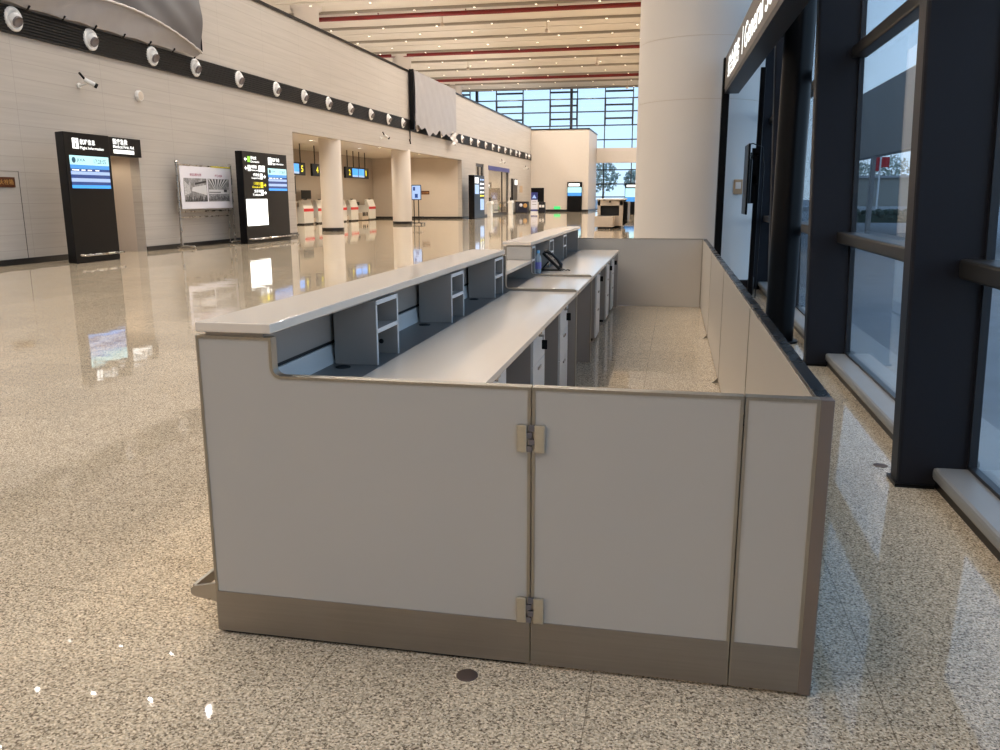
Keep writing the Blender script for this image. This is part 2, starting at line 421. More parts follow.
# little lamps and sprinklers of the high ceiling
lampg = 'small downlights of the high ceiling'
def ceil_lamp(x, y):
    t = thing('ceiling_downlight', (x, y, CZ - .34), 'tiny warm white downlight on a strip of the high ceiling', 'ceiling light', lampg)
    MB().lathe([(.10, 0), (.10, -.05), (.075, -.06)], (x, y, CZ - .34), n=12).build('housing', 'white', t)
    MB().lathe([(.07, -.062), (.0, -.066)], (x, y, CZ - .34), n=12).build('lens', 'lamp', t)
    return t
first = ceil_lamp(-3.2, 50.0)
for i, y in enumerate(yk):
    if y < 49 or y > 96 or i % 6 == 2: continue
    for k in range(9):
        x = -3.2 - 3.9 * k - (1.9 if i % 2 else 0)
        c = copy_tree(first); c.location = (x, y + .06, CZ - .34)
first.location = (-3.2, 47.2 + .06 - 0, CZ - .34)
def sprinkler(x, y, l):
    t = MB().tube([(x, y, CZ), (x, y, CZ - .75)], .03, 8).lathe([(.03, 0), (.13, -.05), (.16, -.18), (.05, -.25)], (x, y, CZ - .75), n=14).build('ceiling_camera', 'warm_grey')
    tag(t, l, 'camera')
sprinkler(-9.2, 59.6, 'small pale device hanging below the nearest red pipe, left of the white column')
sprinkler(-15.6, 56.0, 'small pale device hanging below the nearest red pipe, right of the upper column')
sprinkler(-7.2, 74.8, 'small pale device hanging below the middle red pipe near the white column')
sprinkler(-18.6, 75.0, 'small pale device hanging below the middle red pipe near the second upper column')
sprinkler(-5.6, 91.2, 'small pale device hanging below the far red pipe near the white column')

# upper columns beyond the left wall
for i, (x, y, l) in enumerate(((-23.6, 52.6, 'white round column above the left wall, nearest of three'), (-23.5, 71.4, 'white round column above the left wall, middle of three'), (-23.9, 90.4, 'white round column above the left wall beside the high windows'))):
    p = MB().lathe([(.78, 8.4), (.78, CZ - .35), (1.0, CZ - .33), (1.0, CZ)], (x, y, 0), n=32)
    tag(p.build('upper_column', 'white_col'), l, 'column', kind=S)

# big white column behind the counter
cx, cy = .28, 14.2
p = MB().mat('white_col')
zj = [.25, 2.97, 3.86, 6.4, 9.0, 11.5, 13.5]
for a_, b_ in zip(zj, zj[1:]): p.lathe([(.972, a_ + .004), (.972, b_ - .004)], (cx, cy, 0), n=64)
p.mat('warm_grey').lathe([(.966, .25), (.966, 13.5)], (cx, cy, 0), n=64)
p.mat('base').lathe([(1.0, 0), (1.0, .25)], (cx, cy, 0), n=64)
tag(p.build('white_column'), 'very thick white round column standing behind the counter', 'column', kind=S)
for x, y, l in ((-15.72, 36.9, 'white round column in the check-in opening, the nearer of two'), (-15.72, 47.1, 'white round column in the check-in opening, the farther one beside the portrait screen')):
    t = thing('check_in_column', (x, y, 0), l, 'column', kind=S)
    MB().lathe([(.5 if y < 40 else .55, .16), (.5 if y < 40 else .55, 4.2)], (x, y, 0), n=40).build('shaft', 'white_col', t)
    MB().lathe([(.515 if y < 40 else .565, 0), (.515 if y < 40 else .565, .16)], (x, y, 0), n=40).build('base_ring', 'base', t)
MB()

# air nozzles in the band
ordn = ['first', 'second', 'third', 'fourth', 'fifth', 'sixth', 'seventh', 'eighth', 'ninth', 'tenth', 'eleventh', 'twelfth', 'thirteenth', 'fourteenth', 'fifteenth',
        'sixteenth', 'seventeenth', 'eighteenth', 'nineteenth', 'twentieth', 'twenty-first', 'twenty-second', 'twenty-third', 'twenty-fourth', 'twenty-fifth', 'twenty-sixth', 'twenty-seventh', 'twenty-eighth']
nozzle_y = [17.63, 20.25, 22.9, 25.15, 27.88, 30.68, 33.14, 35.61, 38.13, 40.84, 43.45, 45.86, 48.53, 51.03, 53.75, 56.39, 59.09, 61.71, 63.99, 66.62, 69.23, 71.64, 74.43, 76.92, 79.57, 81.33, 84.93, 86.69]
def nozzle():
    c = (XL + .07, 17.75, 5.575)
    t = thing('air_nozzle', c, '', 'air vent', 'round air nozzles along the black band')
    MB().lathe([(.17, .02), (.20, .045), (.25, .04), (.275, .015), (.275, -.01)], c, 'x', 36).build('rim', 'nozzle', t)
    d = Vector((.75, .0, -.42)).normalized()
    prof = [(.19 * math.cos(q), .15 * math.sin(q) - .01) for q in [i * PI / 16 for i in range(1, 7)]]
    MB().lathe(prof, c, n=32, direction=d).build('ball', 'nozzle', t)
    MB().lathe([(.125, .10), (.125, .155), (.115, .158), (.11, .145), (0, .145)], c, n=24, direction=d).build('throat', 'throat', t)
    return t
nz = nozzle()
for k in range(28):
    o = nz if k == 0 else copy_tree(nz)
    o.location.y = nozzle_y[k]
    o['label'] = 'white round air nozzle, %s from the left end of the black wall band' % ordn[k]

# cover sheets hung over the wall signs
def sheet(y0, y1, ztop, zbot, x, amp, nz_=28, ny=60, seed=0, rip=1.):
    rnd = random.Random(seed); mb = MB(); vs = []; fs = []
    for i in range(nz_ + 1):
        for j in range(ny + 1):
            u = j / ny; v = i / nz_
            y = y0 + (y1 - y0) * u; zb = zbot(u); z = ztop + (zb - ztop) * v
            xx = x + amp * math.sin(PI * v) * (.5 + .5 * math.sin(5.1 * u + 2 * v)) + rip * (.03 * math.sin(23 * u + 7 * v) * v + .02 * math.sin(41 * u - 13 * v))
            vs.append((xx, y, z))
    for i in range(nz_):
        for j in range(ny):
            q = i * (ny + 1) + j; fs.append((q, q + 1, q + ny + 2, q + ny + 1))
    mb.add(vs, fs, True); return mb
t = thing('cover_sheet', (XL + .3, 21.2, 5.9), 'big dark grey cover sheet hung over the upper left wall with a pale folded hem', 'cover sheet')
def hemz(u):
    v = max(0., (u - .35) / .65)
    return 5.97 + .62 * math.sin(PI * v ** 1.25) ** .9 * (1 if v < 1 else 0)
def lowz(u): return 5.86 + .035 * math.sin(30 * u) * 0 + .04 * abs(math.sin(PI * u * 12))
NYR = (11.0, 25.0)
sheet(NYR[0], NYR[1], 8.5, lambda u: hemz(u), XL + .42, .16, seed=1).build('main_sheet', 'tarp', t)
lo = MB(); vs = []; fs = []
for i in range(9):
    for j in range(121):
        u = j / 120; v = i / 8; z = hemz(u) * (1 - v) + lowz(u) * v
        vs.append((XL + .40 - .22 * v + .02 * math.sin(37 * u + 4 * v), NYR[0] + (NYR[1] - NYR[0]) * u, z))
for i in range(8):
    for j in range(120): q = i * 121 + j; fs.append((q, q + 1, q + 122, q + 121))
lo.add(vs, fs, True); lo.build('lower_flap', 'tarp_light', t)
MB().tube([(XL + .44 + .015 * math.sin(9 * j), NYR[0] + (NYR[1] - NYR[0]) * j / 80, hemz(j / 80)) for j in range(81)], .035, 8).build('hem', 'hem', t)
e = MB()
for j in range(13):
    y = NYR[0] + (NYR[1] - NYR[0]) * j / 12; e.tube([(XL + .24, y, 5.93), (XL + .14, y, 5.83)], .025, 6)
for j in range(10): e.tube([(XL + .42, 25.01, 6.1 + .25 * j), (XL + .2, 25.07, 6.05 + .25 * j)], .02, 6)
e.build('tie', 'black', t)
MB().tube([(XL + .42, 25.01, 5.95), (XL + .42, 25.01, 8.5)], .03, 8).build('edge_rope', 'black', t)

t = thing('wrapped_sign', (XL + .3, 51.5, 5.6), 'wrapped sign box in torn light grey sheet on the left wall near the high windows', 'cover sheet')
def torn(u): return 5.45 + .22 * math.sin(11 * u + 1) * math.sin(5 * u) + .12 * math.sin(37 * u) - .2 * (u > .8) * (u - .8) * 5
sheet(47.3, 56.4, 8.55, torn, XL + .36, .03, seed=3, rip=.22).build('sheet', 'tarp_light', t)
MB().box(XL + .08, XL + .34, 47.14, 47.25, 5.3, 8.6).build('box_side', 'black', t)
MB().box(XL + .08, XL + .3, 47.25, 56.3, 6.3, 8.5).build('sign_box', 'tarp', t)
f = MB(); vs = []
for i in range(7):
    for j in range(9):
        vs.append((XL + .4 + .12 * math.sin(i * 1.7 + j), 55.0 + j * .17 + .05 * math.sin(3 * i), 5.75 - i * .13 + .06 * math.sin(2.2 * j)))
f.add(vs, [(i * 9 + j, i * 9 + j + 1, i * 9 + j + 10, i * 9 + j + 9) for i in range(6) for j in range(8)], True).build('torn_film', 'hem', t)
k = MB().tube([(XL + .08, 47.1, 5.25), (XL + .08, 47.1, 4.55), (XL + .3, 46.5, 4.5), (XL + .3, 46.3, 4.72)], .035, 8)
tag(k.build('hanging_bracket', 'black'), 'thin black bent bracket hanging below the band above the second check-in column', 'bracket')

# ------------------------------------------------------------------ facade on the right
XF = lean_frame()
fy = [4.64 + 3.38 * k for k in range(-4, 7)]
H = 13.5
fin_l = {4: 'nearest dark steel fin of the glass facade, the wide one right of the counter', 5: 'second dark steel fin of the glass facade, behind the corner of the counter',
         6: 'third dark steel fin of the facade behind the round black column', 7: 'fourth dark steel fin of the facade beyond the round black column'}
for i, y in enumerate(fy):
    t = thing('steel_fin', (1.4, y + .08, 0), fin_l.get(i, 'dark steel fin of the glass facade outside the view'), 'facade fin', 'dark fins of the glass facade', kind=S)
    MB().box(1.235, 1.60, y, y + .16, 0, H).build('blade', 'fin', t, .018)
    MB().box(1.60, 1.615, y + .03, y + .13, 0, H).build('mullion', 'frame', t)
    MB().box(1.222, 1.42, y - .012, y + .172, 0, .02).build('foot_plate', 'black', t)
ords = ['nearest', 'second', 'third', 'fourth', 'fifth']
for i in range(len(fy) - 1):
    y0, y1 = fy[i] + .16, fy[i + 1]
    lab = {3: 'nearest tall glazed bay at the right edge', 4: 'second tall glazed bay, between the two wide dark fins', 5: 'third glazed bay seen as a narrow strip behind the round black column'}.get(i, 'glazed facade bay farther along or behind the viewer')
    t = thing('window_%d' % (i + 1), (1.5, y0, 0), lab, 'window', kind=S)
    MB().box(1.405, 1.70, y0, y1, .055, .125).build('sill', 'sill', t, .02)
    MB().box(1.43, 1.70, y0, y1, 0, .056).build('sill_base', 'black', t)
    fr = MB()
    for yy in (y0, y1 - .035): fr.box(1.575, 1.615, yy, yy + .03, .125, H)
    zt = [1.135, 2.71, 4.1, 5.6, 7.1, 8.6, 10.1, 11.6]
    fr.box(1.575, 1.615, y0, y1, .125, .145)
    fr.build('frame', 'frame', t)
    for z in zt: MB().box(1.46 if z < 2 else 1.515, 1.64, y0, y1, z, z + .10).build('transom', 'bronze', t, .015)
    MB().box(1.60, 1.606, y0, y1, .13, H).build('pane', 'glass', t)
XF = Matrix.Identity(4)
tag(MB().box(1.62, 1.8, 27.5, 97, 0, 13.6).build('wall_right', 'plaster'), 'plain wall hidden behind the thick white column', 'wall', kind=S)
t = thing('round_steel_column', (1.14, 9.35, 0), 'round black steel column close to the facade behind the rail of the counter', 'column', kind=S)
MB().lathe([(.15, .02), (.15, 13.5)], (1.14, 9.35, 0), n=36).build('shaft', 'black', t)
MB().lathe([(.2, 0), (.2, .02)], (1.14, 9.35, 0), n=36).build('base_ring', 'black', t)

# far glazing under the ceiling
t = thing('window_11', (-12, 97, 5), 'wide high glazing with dark grid at the far end of the hall', 'window', kind=S)
MB().box(-46, 2, 97.0, 97.02, .0, CZ).build('pane', 'glass', t)
g = MB()
xs = [-8.33 + 3.1 * k for k in range(-12, 5)]
for x in xs: g.box(x - .05, x + .05, 96.9, 97.1, 0, CZ)
for x in (-12.1, -23, -30): g.box(x - .14, x + .14, 96.75, 97.15, 0, CZ)
for z in (.1, 1.5, 2.93, 4.5, 7.8, 9.36, 10.85, 12.25, 13.4): g.box(-46, 2, 96.9, 97.1, z - .06, z + .06)
g.build('frame', 'frame', t)
ob = MB()
for k in range(0, 16, 2):
    x = xs[k]
    for z in (10.1, 11.55, 13.0): ob.box(x, x + 3.1, 96.85, 97.1, z - .09, z + .09)
    for xx in (x + .02, x + 3.08): ob.box(xx - .09, xx + .09, 96.85, 97.1, 9.36, 12.25 if k else 13.0)
ob.build('opening_sash', 'frame', t)

# doors in the left wall
d = MB().box(XL, XL + .003, 17.285, 17.30, .14, 2.16).box(XL, XL + .003, 16.2, 17.3, 2.152, 2.16).box(XL, XL + .003, 16.2, 16.212, .14, 2.16)
tag(d.build('door_1', 'dark'), 'flush hidden door outlined by thin dark joints at the far left of the wall', 'door', kind=S)
t = thing('door_plate', (XL, 16.8, 1.9), 'dark brown plate with gold characters on the flush door at the left edge', 'sign')
MB().box(XL, XL + .02, 16.45, 17.14, 1.79, 2.02).build('plate', 'brown', t)
text(t, '消火栓箱', (XL + .021, 16.52, 1.85), (0, 1, 0), (0, 0, 1), .56, .12, 'gold')
t = thing('room_plate', (-17.9, 59.2, 1.85), 'small brown plate with gold characters on the warm wall of the check-in hall', 'sign')
MB().box(-18.25, -17.65, 59.17, 59.2, 1.72, 1.98).build('plate', 'brown', t)
text(t, '消火栓箱', (-18.18, 59.168, 1.79), (1, 0, 0), (0, 0, 1), .46, .12, 'gold')
t = thing('door_2', (XL, 65, 0), 'narrow dark framed glass door behind the third information kiosk', 'door', kind=S)
MB().box(XL - .2, XL - .1, 63.5, 63.62, 0, 4.08).box(XL - .2, XL - .1, 66.18, 66.3, 0, 4.08).box(XL - .2, XL - .1, 64.85, 64.95, 0, 4.08).box(XL - .22, XL - .08, 63.5, 66.3, 3.85, 4.08).box(XL - .2, XL - .1, 63.5, 66.3, 2.9, 3.0).build('frame', 'frame', t)
MB().box(XL - .16, XL - .15, 63.5, 66.3, 0, 4).build('pane', 'glass', t)
t = thing('door_3', (XL, 72, 0), 'wide glass gate door with a blue header strip in the left wall', 'door', kind=S)
MB().box(XL - .05, XL + .04, 67.9, 76.6, 3.7, 4.05).build('header', 'bluevinyl', t)
MB().box(XL - .2, XL - .1, 68, 68.12, 0, 3.7).box(XL - .2, XL - .1, 76.38, 76.5, 0, 3.7).box(XL - .2, XL - .1, 74.0, 74.1, 0, 3.7).box(XL - .2, XL - .1, 68, 76.5, 0, .2).build('frame', 'frame', t)
MB().box(XL - .16, XL - .15, 68, 76.5, .2, 3.7).build('pane', 'glass', t)

# cameras on the wall
def seccam(y, z, l, flip=1):
    t = thing('security_camera', (XL, y, z), l, 'camera')
    MB().lathe([(.07, 0), (.07, .03)], (XL, y - .05, z - .06), 'x', 16).tube([(XL + .02, y - .05, z - .06), (XL + .2, y - .02, z - .03), (XL + .28, y, z + .02)], .025, 8).build('bracket', 'white', t)
    d = Vector((.55, .6 * flip, -.42)).normalized(); c = Vector((XL + .22, y - .1 * flip, z + .08))
    MB().tube([c, c + d * .26], .06, 14).build('body', 'white', t)
    MB().tube([c + d * .26, c + d * .33], .063, 14).build('lens_hood', 'black', t)
    MB().tube([c + Vector((.0, .0, .02)), c + Vector((-.02, -.14 * flip, .14))], .03, 8).build('cable', 'black', t)
    return t
seccam(19.75, 4.43, 'white bullet security camera on the left wall under the cover sheet')
seccam(42.4, 4.6, 'small security camera above the check-in opening between its two columns')
seccam(72.5, 4.5, 'small security camera above the wide glass gate door')
seccam(84.2, 4.35, 'small security camera on the left wall beside the end corner')
t = thing('wall_speaker', (XL, 22.16, 4.39), 'small white round speaker on the left wall right of the security camera', 'speaker')
MB().lathe([(.15, 0), (.15, .06), (.13, .09)], (XL, 22.16, 4.39), 'x', 24).build('shell', 'nozzle', t)
MB().lathe([(.12, .091), (0, .1)], (XL, 22.16, 4.39), 'x', 24).build('grille', 'warm_grey', t)

# ------------------------------------------------------------------ information kiosks
def screen_rows(parent, x, y0, y1, z0, z1, name='screen'):
    s = MB(); h = z1 - z0
    rows = [(0, .28, 's_head'), (.28, .40, 's_blue'), (.40, .48, 's_navy'), (.48, .58, 's_pale'), (.58, .69, 's_navy'), (.69, .80, 's_pale'), (.80, .90, 's_navy'), (.90, 1, 's_bright')]
    for a, b, m in rows: s.mat(m).box(x - .01, x, y0, y1, z1 - b * h, z1 - a * h)
    o = s.build(name, None, parent)
    w = y1 - y0
    text(o, 'JIXA', (x, y0 + .16 * w, z1 - .20 * h), (0, 1, 0), (0, 0, 1), .22 * w, .11 * h, 's_text', 'screen_text')
    MB().lathe([(.07 * w * .7, .002), (.05 * w * .7, .003)], (x, y0 + .09 * w, z1 - .14 * h), 'x', 20).build('screen_logo', 's_text', o)
    text(o, '17:28:05', (x, y0 + .60 * w, z1 - .22 * h), (0, 1, 0), (0, 0, 1), .32 * w, .13 * h, 's_text', 'screen_text')
    for k, (f0, f1) in enumerate(((.03, .2), (.26, .36), (.42, .52), (.62, .72))):
        MB().box(x, x + .002, y0 + f0 * w, y0 + f1 * w, z1 - .455 * h, z1 - .425 * h).build('screen_text', 'e_white', o)
    return o
def info_icon(parent, x, y0, z0, w, h, m='e_white'):
    o = MB().box(x, x + .004, y0, y0 + w, z0, z0 + h).build('icon', m, parent)
    MB().box(x + .004, x + .006, y0 + .42 * w, y0 + .58 * w, z0 + .16 * h, z0 + .58 * h).box(x + .004, x + .006, y0 + .3 * w, y0 + .7 * w, z0 + .13 * h, z0 + .2 * h).box(x + .004, x + .006, y0 + .32 * w, y0 + .5 * w, z0 + .52 * h, z0 + .58 * h).lathe([(.11 * w, .004), (.11 * w, .006)], (x, y0 + .5 * w, z0 + .76 * h), 'x', 14).build('icon_mark', 'black', o)
def foot_rail(parent, x, y0, y1, z):
    MB().tube([(x - .28, y0, z), (x, y0, z), (x, y1, z), (x - .28, y1, z)], .03, 10).build('foot_rail', 'chrome', parent)

KX = -14.0
t = thing('information_kiosk', (-14.15, 18.2, 0), 'tall black flight information kiosk with one blue screen, at the left beside the alcove', 'information kiosk', 'black information kiosks')
MB().prism([(KX, 17.42), (KX, 19.04), (-14.3, 18.9), (-14.34, 17.57)], 'z', 0, 3.06).build('body', 'black', t, .01)
screen_rows(t, KX + .012, 17.55, 18.93, 1.77, 2.53)
info_icon(t, KX, 17.70, 2.69, .21, .24)
text(t, '航班信息', (KX, 17.96, 2.79), (0, 1, 0), (0, 0, 1), .54, .13, 'e_white', bold=.012)
text(t, 'Flight Information', (KX, 17.95, 2.665), (0, 1, 0), (0, 0, 1), .85, .085, 'e_white', bold=.01)
foot_rail(t, KX + .15, 17.6, 19.0, .19)

t = thing('medical_sign', (XL + .1, 21.2, 2.9), 'black lit medical first aid sign above the alcove beside the first kiosk', 'sign')
MB().box(XL, XL + .16, 20.3, 21.84, 2.66, 3.16).build('sign_box', 'black', t, .01)
SX = XL + .16
text(t, '医疗急救', (SX, 20.62, 2.97), (0, 1, 0), (0, 0, 1), .62, .15, 'e_white', bold=.012)
text(t, 'Medical First Aid', (SX, 20.62, 2.87), (0, 1, 0), (0, 0, 1), .88, .085, 'e_white', bold=.01)
MB().box(SX, SX + .006, 20.62, 21.5, 2.73, 2.83).build('lit_strip', 'e_white', t)

KX2 = -14.16
t = thing('information_kiosk', (-14.4, 27.5, 0), 'wide black kiosk with direction signs, a blue screen and a bright blank panel', 'information kiosk', 'black information kiosks')
MB().prism([(KX2, 25.95), (KX2, 29.2), (-14.42, 29.2), (-14.42, 25.95)], 'z', 0, 3.06).build('body', 'black', t, .01)
MB().box(KX2, KX2 + .004, 27.53, 27.56, .2, 3.0).build('joint', 'dark', t)
screen_rows(t, KX2 + .012, 27.69, 29.11, 1.78, 2.55)
MB().box(KX2, KX2 + .012, 26.03, 27.5, .6, 1.49).build('light_panel', 'e_panel', t)
info_icon(t, KX2, 27.75, 2.67, .26, .25)
text(t, '航班信息', (KX2, 28.06, 2.78), (0, 1, 0), (0, 0, 1), .55, .14, 'e_white', bold=.015)
text(t, 'Flight Information', (KX2, 28.06, 2.66), (0, 1, 0), (0, 0, 1), .85, .09, 'e_white', bold=.012)
def arrow(parent, x, y, z, r, m, direction):
    a = MB()
    if direction == 'up': pts = [(-.6, -.1), (0, .9), (.6, -.1), (.2, .1), (.2, -.9), (-.2, -.9), (-.2, .1)]
    elif direction == 'left': pts = [(.1, .7), (-.9, 0), (.1, -.7), (-.1, -.2), (.9, -.2), (.9, .2), (-.1, .2)]
    else: pts = [(-.1, .7), (.9, 0), (-.1, -.7), (.1, -.2), (-.9, -.2), (-.9, .2), (.1, .2)]
    a.prism([(y + p * r, z + q * r) for p, q in pts], 'x', x, x + .005); a.build('arrow', m, parent)
rows = [(2.70, 'left', 'e_white', '国内出发', 'Domestic', 1), (2.41, 'left', 'e_white', '母婴室', 'Nursery', 1), (2.15, 'right', 'e_white', '问询处', 'Inquiries', 0), (1.86, 'right', 'e_yellow', '值机柜台', 'Check-in', 0), (1.6, 'right', 'e_white', '洗手间', 'Toilets', 0)]
for z, dr, m, zh, en, left in rows:
    if left:
        arrow(t, KX2, 26.15, z + .1, .1, m, dr)
        MB().box(KX2, KX2 + .005, 26.28, 26.46, z + .01, z + .2).build('icon', 'e_lime' if z > 2.6 else 'e_white', t)
        text(t, zh, (KX2, 26.5, z + .1), (0, 1, 0), (0, 0, 1), .4, .11, m, bold=.015)
        text(t, en, (KX2, 26.5, z), (0, 1, 0), (0, 0, 1), .6, .07, m, bold=.015)
    else:
        arrow(t, KX2, 27.42, z + .1, .1, m, dr)
        MB().box(KX2, KX2 + .005, 27.1, 27.28, z + .01, z + .2).build('icon', m, t)
        text(t, zh, (KX2, 26.62, z + .1), (0, 1, 0), (0, 0, 1), .44, .11, m, bold=.015)
        text(t, en, (KX2, 26.5, z), (0, 1, 0), (0, 0, 1), .56, .07, m, bold=.015)
for yy in (27.02, 27.26): MB().box(KX2, KX2 + .005, yy, yy + .2, 2.41, 2.62).build('icon', 'e_white', t)
foot_rail(t, KX2 + .15, 26.1, 29.6, .16)

KX3 = -14.1
t = thing('information_kiosk', (-14.35, 60.00, 0), 'black information kiosk far along the wall beside the glass gate door', 'information kiosk', 'black information kiosks')
MB().prism([(KX3, 58.40), (KX3, 61.60), (-14.55, 61.50), (-14.55, 58.50)], 'z', 0, 3.06).build('body', 'black', t, .01)
MB().mat('e_white').box(KX3, KX3 + .01, 58.60, 59.70, 2.5, 2.9).mat('s_pale').box(KX3, KX3 + .01, 58.60, 59.80, 1.75, 2.4).build('screen', None, t)
MB().box(KX3, KX3 + .01, 60.20, 61.40, .6, 1.4).build('light_panel', 's_pale', t)
for z, m in ((2.7, 's_pale'), (2.4, 'e_white'), (2.1, 'e_white'), (1.8, 'e_white'), (1.55, 'e_yellow')):
    MB().box(KX3, KX3 + .008, 60.20, 60.60, z, z + .14).box(KX3, KX3 + .008, 60.80, 61.40, z + .02, z + .12).build('lettering', m, t)
tag(MB().box(XL, XL + .05, 61.7, 62.2, .35, .75).build('exit_light', 'e_green'), 'small green running man light beside the third kiosk', 'exit sign')

t = thing('information_kiosk', (-10.5, 88.2, 0), 'black screen kiosk standing against the end block', 'information kiosk', 'black information kiosks')
MB().box(-11.3, -9.75, 88.02, 88.24, .05, 3.03).build('body', 'black', t, .01)
MB().mat('e_white').box(-11.15, -10.0, 88.0, 88.02, 2.6, 2.88).mat('s_head').box(-11.25, -9.8, 88.0, 88.02, 1.95, 2.5).mat('s_blue').box(-11.25, -9.8, 88.0, 88.02, 1.62, 1.95).build('screen', None, t)
MB().box(-11.0, -10.05, 88.1, 88.2, 0, .06).build('foot', 'black', t)
t = thing('information_kiosk', (-4.3, 75, 0), 'black screen kiosk half hidden by the thick white column behind the scanner', 'information kiosk', 'black information kiosks')
MB().box(-4.55, -3.0, 75, 75.22, 0, 2.68).build('body', 'black', t, .01)
MB().mat('e_white').box(-4.4, -3.5, 74.98, 75, 2.36, 2.54).mat('s_head').box(-4.5, -3.05, 74.98, 75, 1.5, 2.25).mat('s_blue').box(-4.5, -3.05, 74.98, 75, 1.1, 1.5).build('screen', None, t)

# poster stand between the two kiosks
PXs = -14.93
t = thing('poster_stand', (PXs, 25, 0), 'steel stand holding a white poster with two grey hall photographs', 'poster stand')
for y in (23.32, 26.5):
    MB().tube([(PXs, y, .06), (PXs, y, 2.6)], .035, 10).build('post', 'chrome', t)
    MB().lathe([(.05, 0), (.055, .05), (.0, .09)], (PXs, y, 2.58), n=14).build('finial', 'chrome', t)
    MB().tube([(PXs - .15, y, .02), (PXs - .15, y, .06), (PXs, y, .08), (PXs + .40, y, .07), (PXs + .45, y, .02)], .03, 10).build('foot', 'chrome', t)
    s_ = 1 if y < 25 else -1
    MB().tube([(PXs - .12, y + .12 * s_, .06), (PXs - .05, y + .12 * s_, 2.55)], .022, 8).build('brace', 'chrome', t)
MB().tube([(PXs, 23.32, 1.12), (PXs, 26.5, 1.12)], .025, 8).tube([(PXs, 23.32, 2.53), (PXs, 26.5, 2.53)], .025, 8).tube([(PXs, 23.32, .95), (PXs, 26.5, .95)], .02, 8).build('crossbar', 'chrome', t)
MB().box(PXs + .02, PXs + .04, 23.42, 26.42, 1.2, 2.5).build('poster', 'poster', t)
pp = [c for c in COL.objects if c.parent == t and c.name.startswith('poster')][0]
q = PXs + .045
ph = MB().mat('photo_hall').box(PXs + .04, q, 23.58, 24.88, 1.42, 2.14)
for k in range(9):
    z = 1.62 + .05 * k; ph.mat('photo_light').prism([(23.6, z), (23.95 - .012 * k, 1.70 + .024 * k), (23.95 - .012 * k, 1.712 + .024 * k), (23.6, z + .03)], 'x', q, q + .002)
ph.mat('photo_light').prism([(24.0, 1.75), (24.85, 1.62), (24.85, 1.95), (24.05, 1.86)], 'x', q, q + .002)
ph.mat('photo_dark').prism([(24.2, 1.94), (24.86, 2.02), (24.86, 2.08), (24.2, 1.99)], 'x', q, q + .003)
for k in range(14):
    y = 23.62 + .09 * k; hgt = .06 + .13 * abs(math.sin(k * 2.3)); ph.mat('photo_dark').prism([(y, 1.42), (y + .075, 1.42), (y + .055, 1.42 + hgt), (y + .02, 1.42 + hgt)], 'x', q, q + .003)
ph.build('hall_photo', None, pp)
ph = MB().mat('photo_roof').box(PXs + .04, q, 24.96, 26.26, 1.42, 2.14)
for k in range(13):
    y = 24.98 + .098 * k; c0 = 25.5 + (k - 6) * .03
    ph.mat('photo_dark' if k % 2 else 'photo_light').prism([(y, 2.13), (c0, 1.82), (c0 + .018, 1.82), (y + .07, 2.13)], 'x', q, q + .002)
ph.mat('photo_light').box(q, q + .002, 24.98, 26.24, 1.66, 1.80).mat('photo_dark').box(q, q + .003, 25.0, 25.7, 1.70, 1.725).box(q, q + .003, 25.9, 26.1, 1.72, 1.80)
for k in range(15):
    y = 24.99 + .083 * k; ph.mat('photo_dark').box(q, q + .002, y, y + .035, 1.44, 1.5 + .1 * abs(math.sin(k * 1.9)))
ph.build('roof_photo', None, pp)
text(pp, '航站楼内景', (PXs + .04, 23.95, 2.2), (0, 1, 0), (0, 0, 1), .65, .09, 'magenta', bold=.01)
text(pp, '屋顶内景', (PXs + .04, 25.4, 2.2), (0, 1, 0), (0, 0, 1), .45, .08, 'magenta', bold=.01)
MB().box(PXs + .03, PXs + .05, 25.2, 26.4, 2.5, 2.54).build('yellow_strip', 'yellow_print', pp)

# ------------------------------------------------------------------ check-in hall
def desk(y, l, wd=1.3):
    x = -20.8
    t = thing('check_in_desk', (x, y, 0), l, 'check-in desk', 'white check-in desks with a red stripe')
    prof = [(x, .08), (x, .92), (x - .16, 1.38), (x - .3, 1.38), (x - .3, 1.0), (x - .8, 1.0), (x - .8, .08)]
    MB().prism(prof, 'y', y - wd / 2, y + wd / 2).build('body', 'white', t, .01)
    MB().box(x, x + .012, y - wd / 2, y + wd / 2, .74, .9).build('red_stripe', 'redstripe', t)
    MB().box(x - .75, x - .05, y - wd / 2 + .03, y + wd / 2 - .03, 0, .08).build('plinth', 'base', t)
    MB().box(x - .2, x - .17, y - .2, y + .2, 1.4, 1.44).box(x - .22, x - .15, y - .05, y + .05, 1.38, 1.4).build('card_holder', 'black', t)
    return t
for y, l in ((45.4, 'white check-in desk with red stripe, left of the nearer column'), (47.35, 'white check-in desk with red stripe, partly hidden by the left edge of the nearer column'),
             (50.5, 'white check-in desk with red stripe, partly hidden by the right edge of the nearer column'), (52.5, 'white check-in desk with red stripe, second right of the nearer column'),
             (55.8, 'white check-in desk with red stripe, farthest one in front of the corner')): desk(y, l)
def belt(y, l, wd):
    t = thing('baggage_belt', (-21.2, y, 0), l, 'baggage belt', 'baggage belts between the check-in desks')
    MB().box(-21.7, -20.95, y - wd / 2, y + wd / 2, 0, .38).build('body', 'warm_grey', t, .01)
    MB().box(-21.7, -20.98, y - wd / 2 + .06, y + wd / 2 - .06, .38, .41).build('belt_surface', 'black', t)
    MB().box(-20.95, -20.93, y - wd / 2, y + wd / 2, .02, .12).build('kick_plate', 'chrome', t)
belt(46.4, 'grey baggage belt beside the leftmost red striped desk', .55); belt(51.5, 'grey baggage belt between two desks right of the nearer column', .55)
t = thing('weighing_scale', (-20.9, 54.1, 0), 'low grey weighing scale with a small black display beside the farthest desk', 'scale')
